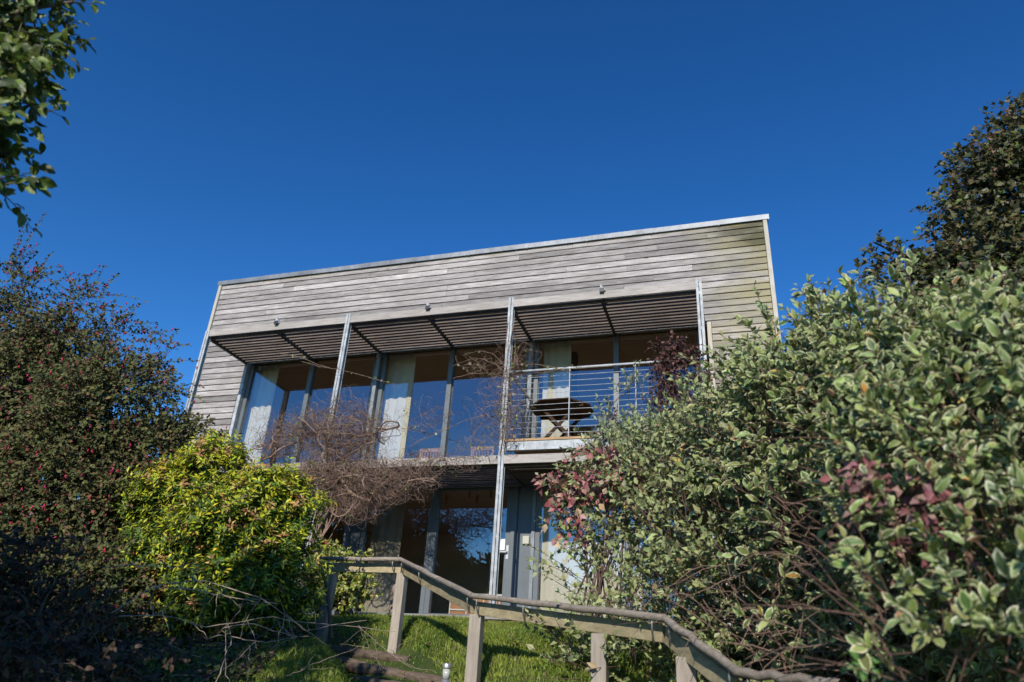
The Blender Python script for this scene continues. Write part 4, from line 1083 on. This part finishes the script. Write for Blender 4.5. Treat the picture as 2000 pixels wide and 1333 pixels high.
# --- climber on the middle post, with a few leaves and seed heads
vc = plant('post_climber', (-3.3, 10.0, None), 'wiry climber with a few green leaves winding up the post at the balcony corner', 'climber')
vl2 = [L(985, 760, 9.98, (.38, .16, .55)), L(960, 820, 9.98, (.42, .14, .42)), L(1010, 700, 9.98, (.28, .14, .3)), L(930, 715, 9.98, (.35, .1, .16), .9), L(1010, 820, 9.98, (.22, .12, .4)), L(940, 870, 9.98, (.5, .1, .12), .8)]
Pp, Rp = tangle(vl2, 230, 16, .06, .003, 92, curl=.4)
tube_part('vine_stem', Pp, Rp, MAT['vine'], vc, 3, False)['kind'] = 'stuff'
P_ = []
for j in range(6):
    t = np.linspace(0, 1, 60)[:, None]; z_ = .9+t*4.6
    P_.append(np.concatenate([BX[2]+.07*np.sin(z_*2.1+j*1.05)+.01, YF+.0-.075*np.cos(z_*2.1+j*1.05), z_], 1)+np.cumsum(g_.normal(size=(60, 3))*.004, 0))
P_ = np.array(P_)[:, 30:]
tube_part('vine_trunk', P_, np.full((6, 30), .0065), MAT['vine'], vc, 4)
# long arching strands across the middle windows
P_ = []
for (q0, q1, h_) in [((995, 740), (885, 715), .30), ((990, 720), (900, 690), .22), ((1000, 745), (890, 740), .12), ((590, 705), (780, 745), .02), ((545, 690), (640, 722), .03), ((1005, 735), (1200, 712), .05), ((1005, 748), (1130, 715), .06), ((985, 800), (800, 870), .1), ((980, 760), (905, 685), .1), ((1000, 715), (1120, 735), .12)]:
    a, b = at(*q0, 9.98), at(*q1, 9.98); t = np.linspace(0, 1, 16)[:, None]
    P_.append(a*(1-t)+b*t+np.array([0, 0, h_])*4*t*(1-t)*.7+np.cumsum(g_.normal(size=(16, 3))*.008, 0))
P_ = np.array(P_); tube_part('vine_strand', P_, np.full(P_.shape[:2], .004), MAT['vine'], vc, 4)
cp_ = P_.reshape(-1, 3); cp_ = np.concatenate([cp_[g_.choice(len(cp_), 60)], np.array([l[0]+l[1]*g_.normal(size=3)*.5 for l in vl2 for _ in range(14)])])
n = len(cp_)
leaf_cloud('leaf_cluster', cp_, nrm(g_.normal(size=(n, 3))), nrm(g_.normal(size=(n, 3))+np.array([0, -1, .5])), g_.uniform(.035, .07, n),
           pick(g_, [(.14, .18, .04), (.35, .32, .15), (.09, .13, .03), (.42, .36, .26)], [3, 2, 2, 1.5], n), None, T_simple(.42), MAT['leaf'], vc)

# --- foreground tree whose leaves hang into the top left corner
ft = plant('foreground_tree', (-4.3, 0.6, None), 'near blurred leafy tree branch hanging into the top left corner', 'tree')
fl_ = [L(18, 30, 1.6, (.28, .22, .24)), L(48, 120, 1.6, (.16, .18, .16)), L(13, 200, 1.62, (.18, .2, .20), 1.3), L(103, 0, 1.6, (.10, .1, .12)), L(-17, 300, 1.6, (.09, .12, .14), 1.5), L(-22, 120, 1.9, (.3, .2, .4), 1.2), L(-152, 90, 1.6, (.4, .3, .5)),
       L(-22, 360, 1.62, (.03, .05, .07), 3)]
off_ = [((-3.6, .1, 1.9), np.array((.5, .4, .7)), .35), ((-4.2, .5, 2.7), np.array((.7, .5, .5)), .3), ((-4.3, .5, 1.9), np.array((.8, .5, .6)), .35), ((-4.0, .4, 1.2), np.array((.8, .5, .6)), .3), ((-5.2, .6, 2.0), np.array((.8, .5, .9)), .35), ((-4.9, .6, 1.0), np.array((.8, .5, .5)), .25), ((-3.7, .2, .6), np.array((.6, .5, .6)), .25)]  # unseen crown lobes, filled out to shade the lower-left bed
g_ = np.random.default_rng(101)
path, P, D, Nn, tt, li = shoots(g_, [(np.array(l[0]), l[1], l[2]) for l in fl_], 600, .16, 8, outw=.5, upw=-.1, rand=.6, bend=(.2, 0, -.5), rmin=.1)
S = g_.uniform(.04, .072, len(P))
TB = [T_ovate(.33, .05, .1, .25), T_ovate(.30, .05, .18, .4, .04)]
ok, x_, y_, w_ = in_frame(P, 40)
idx = np.where(ok)[0]; sel = g_.permutation(idx)[:295]; rest = np.ones(len(P), bool); rest[sel] = False
colf = [(.09, .13, .02), (.13, .18, .03), (.06, .085, .02), (.20, .24, .06)]
VF = variants_of(TB, [((.06, .095, .014), (.065, .10, .015)), ((.10, .14, .02), (.10, .14, .02)), ((.04, .06, .014), (.04, .06, .014)), ((.15, .19, .05), (.16, .20, .06))], MAT['leafobj'])
single_leaves(ft, P[sel], D[sel], Nn[sel], S[sel], VF, MAT['leafobj'], 295)
leaf_cloud('foliage', P[rest], D[rest], Nn[rest], S[rest], pick(g_, colf, [4, 3, 3, 1], int(rest.sum())), None, TB[0], MAT['leaf'], ft)
twig_part(path, .0035, MAT['bark'], ft)
o2 = [(np.array(c_), r_, w__) for c_, r_, w__ in off_]
path, P, D, Nn, tt, li = shoots(g_, o2, 3200, .3, 8, outw=.7, upw=.3, rand=.5, rmin=.2)
x_, y_, w_ = proj(P); kk = ~((w_ > .1) & (x_ > -60) & (y_ > -80) & (y_ < 1400) & (x_ < 2100))
leaf_cloud('foliage', P[kk], D[kk], Nn[kk], g_.uniform(.06, .1, int(kk.sum())), pick(g_, colf, [4, 3, 3, 1], int(kk.sum())), None, T_simple(.4), MAT['leaf'], ft)
sp_, sr_ = stems_to(g_, np.array([-4.3, .6, .4]), [(np.array(l[0]), l[1], l[2]) for l in fl_]+o2, 22, .03, .006, .05)
tube_part('branch', sp_, sr_, MAT['bark'], ft, 5)
t = np.linspace(0, 1, 8); b0 = np.array(ft.location)
tube_part('trunk', (b0+np.stack([.05*np.sin(t*4), .04*t, -.2+t*(.6-b0[2]+.2)], -1))[None], np.linspace(.14, .09, 8)[None], MAT['bark'], ft, 10)

# --- dead hydrangea-like shrub bottom left, in shade
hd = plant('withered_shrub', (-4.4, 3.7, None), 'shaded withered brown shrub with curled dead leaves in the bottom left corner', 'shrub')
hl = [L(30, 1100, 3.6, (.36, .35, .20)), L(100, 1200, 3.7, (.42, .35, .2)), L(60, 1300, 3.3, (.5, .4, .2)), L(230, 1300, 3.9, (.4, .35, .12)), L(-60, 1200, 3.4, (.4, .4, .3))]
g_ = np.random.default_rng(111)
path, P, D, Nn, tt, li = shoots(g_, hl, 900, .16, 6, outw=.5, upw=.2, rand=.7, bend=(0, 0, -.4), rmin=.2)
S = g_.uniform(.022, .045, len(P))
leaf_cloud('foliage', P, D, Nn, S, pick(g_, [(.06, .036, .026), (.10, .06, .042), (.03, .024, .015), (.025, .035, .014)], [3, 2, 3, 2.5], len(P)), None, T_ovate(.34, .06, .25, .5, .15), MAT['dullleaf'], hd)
twig_part(path, .004, MAT['bark'], hd)
sp_, sr_ = stems_to(g_, np.array(hd.location), hl, 26, .012, .005, .3); tube_part('branch', sp_, sr_, MAT['bark'], hd, 5)['kind'] = 'stuff'

# --- pale bare branches lying across the front of the yellow shrub
bb = plant('bare_branches', (-3.2, 4.6, None), 'pale bare cut branches sprawling in front of the yellow-green shrub', 'branches')
g_ = np.random.default_rng(121)
def px_path(pts, Y0, Y1, n=18, jit=.012):
    pts = np.array(pts, float); s_ = np.linspace(0, len(pts)-1, n)
    px = np.interp(s_, range(len(pts)), pts[:, 0]); py = np.interp(s_, range(len(pts)), pts[:, 1])
    Y_ = np.linspace(Y0, Y1, n)
    Q = np.array([at(a, b, c) for a, b, c in zip(px, py, Y_)])
    return Q+np.cumsum(g_.normal(size=(n, 3))*jit*.35, 0)
strands = [([(215, 1200), (300, 1150), (400, 1140), (520, 1175), (600, 1235), (645, 1270)], 4.2, 5.2, .0075), ([(300, 1148), (380, 1150), (480, 1170), (545, 1180)], 4.3, 4.9, .006),
           ([(230, 1205), (330, 1205), (400, 1228), (470, 1215), (530, 1205), (580, 1215), (700, 1222), (770, 1235)], 4.2, 5.6, .006),
           ([(440, 1228), (500, 1215), (590, 1245), (560, 1225)], 4.6, 5.0, .005), ([(200, 1110), (260, 1103), (330, 1105), (400, 1095)], 4.2, 4.6, .005),
           ([(360, 1120), (420, 1155), (470, 1195), (430, 1240)], 4.4, 4.7, .005), ([(545, 1165), (560, 1200), (600, 1240), (640, 1232), (720, 1222)], 4.8, 5.4, .005),
           ([(130, 1120), (160, 1080), (180, 1040)], 3.9, 4.1, .004), ([(420, 1333), (440, 1280), (455, 1250), (445, 1215)], 4.4, 4.7, .006), ([(330, 1150), (310, 1190), (260, 1215)], 4.2, 4.3, .005),
           ([(560, 1320), (600, 1300), (660, 1270), (700, 1250)], 4.6, 5.0, .003), ([(700, 1222), (740, 1260), (800, 1300), (860, 1320)], 5.0, 5.1, .003), ([(700, 1222), (720, 1270), (730, 1310)], 5.2, 5.4, .003),
           ([(60, 1280), (110, 1310), (130, 1333)], 3.2, 3.3, .004), ([(450, 1245), (520, 1262), (600, 1253)], 4.5, 4.8, .004), ([(470, 1260), (490, 1290), (500, 1320)], 4.5, 4.8, .003)]
for pts, Y0, Y1, r_ in strands:
    Q = px_path(pts, Y0, Y1)
    tube_part('branch', Q[None], (r_*.62*np.linspace(1, .5, 18))[None], MAT['twig'], bb, 5)
    n = 3; k0 = g_.integers(2, 15, n); d = nrm(g_.normal(size=(n, 3))*np.array([1, .3, .8])); t = np.linspace(0, 1, 6)
    q = Q[k0][:, None]+d[:, None]*(t*.22)[None, :, None]+g_.normal(size=(n, 6, 3))*.006
    twig_part(q, r_*.5, MAT['twig'], bb, 'side_twig', 4)

# --- fallen twigs and dead leaves on the dark bed bottom left
n = 500
x = g_.uniform(-6.0, -2.9, n); y = g_.uniform(4.0, 6.6, n)
A0 = np.stack([x, y, G(x, y)+.03], -1); dd = nrm(g_.normal(size=(n, 3))*np.array([1, 1, .25])); t = np.linspace(0, 1, 5)
kk = (path_dist(x, y) > .4) & (x < -3.4-(y-4)*.3)
tw = tube_part('fallen_twigs', (A0[:, None]+dd[:, None]*(t*.3)[None, :, None]+g_.normal(size=(n, 5, 3))*.008)[kk], .003, MAT['twig'], None, 3, False)
tw['kind'] = 'stuff'; tw['label'] = 'fallen dry twigs littering the shaded bed under the left shrubs'; tw['category'] = 'twigs'
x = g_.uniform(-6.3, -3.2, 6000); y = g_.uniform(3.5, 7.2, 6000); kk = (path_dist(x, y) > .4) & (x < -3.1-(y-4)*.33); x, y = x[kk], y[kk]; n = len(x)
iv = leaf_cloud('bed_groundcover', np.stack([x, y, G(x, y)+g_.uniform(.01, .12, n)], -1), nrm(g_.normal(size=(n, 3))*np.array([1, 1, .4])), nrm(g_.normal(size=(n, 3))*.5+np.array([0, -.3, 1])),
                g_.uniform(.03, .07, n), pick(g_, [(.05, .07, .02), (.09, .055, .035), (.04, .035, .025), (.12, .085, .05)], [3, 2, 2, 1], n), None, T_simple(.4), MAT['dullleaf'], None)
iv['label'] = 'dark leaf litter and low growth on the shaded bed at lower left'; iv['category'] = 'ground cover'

x = g_.uniform(-0.6, 3.0, 5000); y = g_.uniform(3.4, 7.5, 5000); kk = (y > np.interp(x, railx, raily, right=3.3)+.2) & (x > .9-(y-3.4)*.25-.6); x, y = x[kk], y[kk]; n = len(x)  # dark litter laid over the lawn to stand for shade inside the shrub
iv = leaf_cloud('shade_litter', np.stack([x, y, G(x, y)+g_.uniform(.01, .09, n)], -1), nrm(g_.normal(size=(n, 3))*np.array([1, 1, .4])), nrm(g_.normal(size=(n, 3))*.5+np.array([0, -.3, 1])),
                g_.uniform(.04, .08, n), pick(g_, [(.05, .05, .02), (.07, .045, .03), (.04, .035, .025)], [3, 2, 2], n), None, T_simple(.4), MAT['dullleaf'], None)
iv['label'] = 'brown leaf litter added for the dark shade under the big dogwood shrub'; iv['category'] = 'leaf litter'

# --- young bright green leaves of a seedling low right
sd = plant('green_seedling', (at(1690, 1290, 2.9)[0], 2.9, None), 'small bright green five-leaved seedling at the bottom right edge', 'plant')
c_ = at(1688, 1296, 2.85); g_ = np.random.default_rng(131)
for q in range(6):
    a = q*math.pi/3+.3; Dv = np.array([[math.cos(a), -.25, math.sin(a)]]); Dv = nrm(Dv)
    leaf_cloud('leaf', np.array([c_])+Dv*.004, Dv, np.array([[0, -1, .35]]), [.055], np.array([(.07, .17, .03)]), None, T_ovate(.24, .05, .1, .1), MAT['leaf'], sd, None)
b0 = np.array(sd.location); tube_part('stem', (b0*(1-np.linspace(0, 1, 6)[:, None])+c_*np.linspace(0, 1, 6)[:, None])[None], .0035, MAT['redstem'], sd, 5)

# ------------------------------------------------------------------ trees behind the camera (seen mirrored in the glass)
BT = [((-12.6, -6.0), 5.4, 2.1, 'round dark tree behind the viewer, mirrored in the left of the downstairs glass'),
      ((-9.3, -6.5), 5.3, 1.9, 'round dark tree behind the viewer, mirrored in the door glass'),
      ((-16.5, -8.0), 6.0, 2.6, 'tall dark tree behind the viewer at the far left of the garden')]
def mirror_tree(xy, top, r, label, seed):
    g_ = np.random.default_rng(seed)
    e = plant('garden_tree', (xy[0], xy[1], None), label, 'tree', 'garden trees behind the viewer')
    zb = e.location.z
    lb = [(np.array([xy[0]+g_.normal()*r*.45, xy[1]+g_.normal()*r*.4, top-r*.5-abs(g_.normal())*r*.6]), np.array([1, 1, .8])*r*g_.uniform(.35, .6), 1.0) for _ in range(12)]
    path, P, D, Nn, tt, li = shoots(g_, lb, 1300, .5, 8, outw=.8, upw=.3, rand=.5, rmin=.3, front=2)
    leaf_cloud('crown', P, D, Nn, g_.uniform(.10, .2, len(P)), pick(g_, [(.05, .065, .02), (.08, .10, .03), (.09, .07, .03)], [3, 2, 1], len(P)), None, T_simple(.4), MAT['leaf'], e)
    sp_, sr_ = stems_to(g_, np.array([xy[0], xy[1], zb+(top-zb)*.35]), lb, 24, .06, .015, .1)
    tube_part('branch', sp_, sr_, MAT['bark'], e, 5)
    t = np.linspace(0, 1, 8)
    tube_part('trunk', (np.array([xy[0], xy[1], zb])+np.stack([.1*np.sin(t*4), 0*t, -.2+t*((top-zb)*.4+.2)], -1))[None], np.linspace(.24, .14, 8)[None], MAT['bark'], e, 10)
for j, (xy, top, r, lab) in enumerate(BT): mirror_tree(xy, top, r, lab, 200+j)
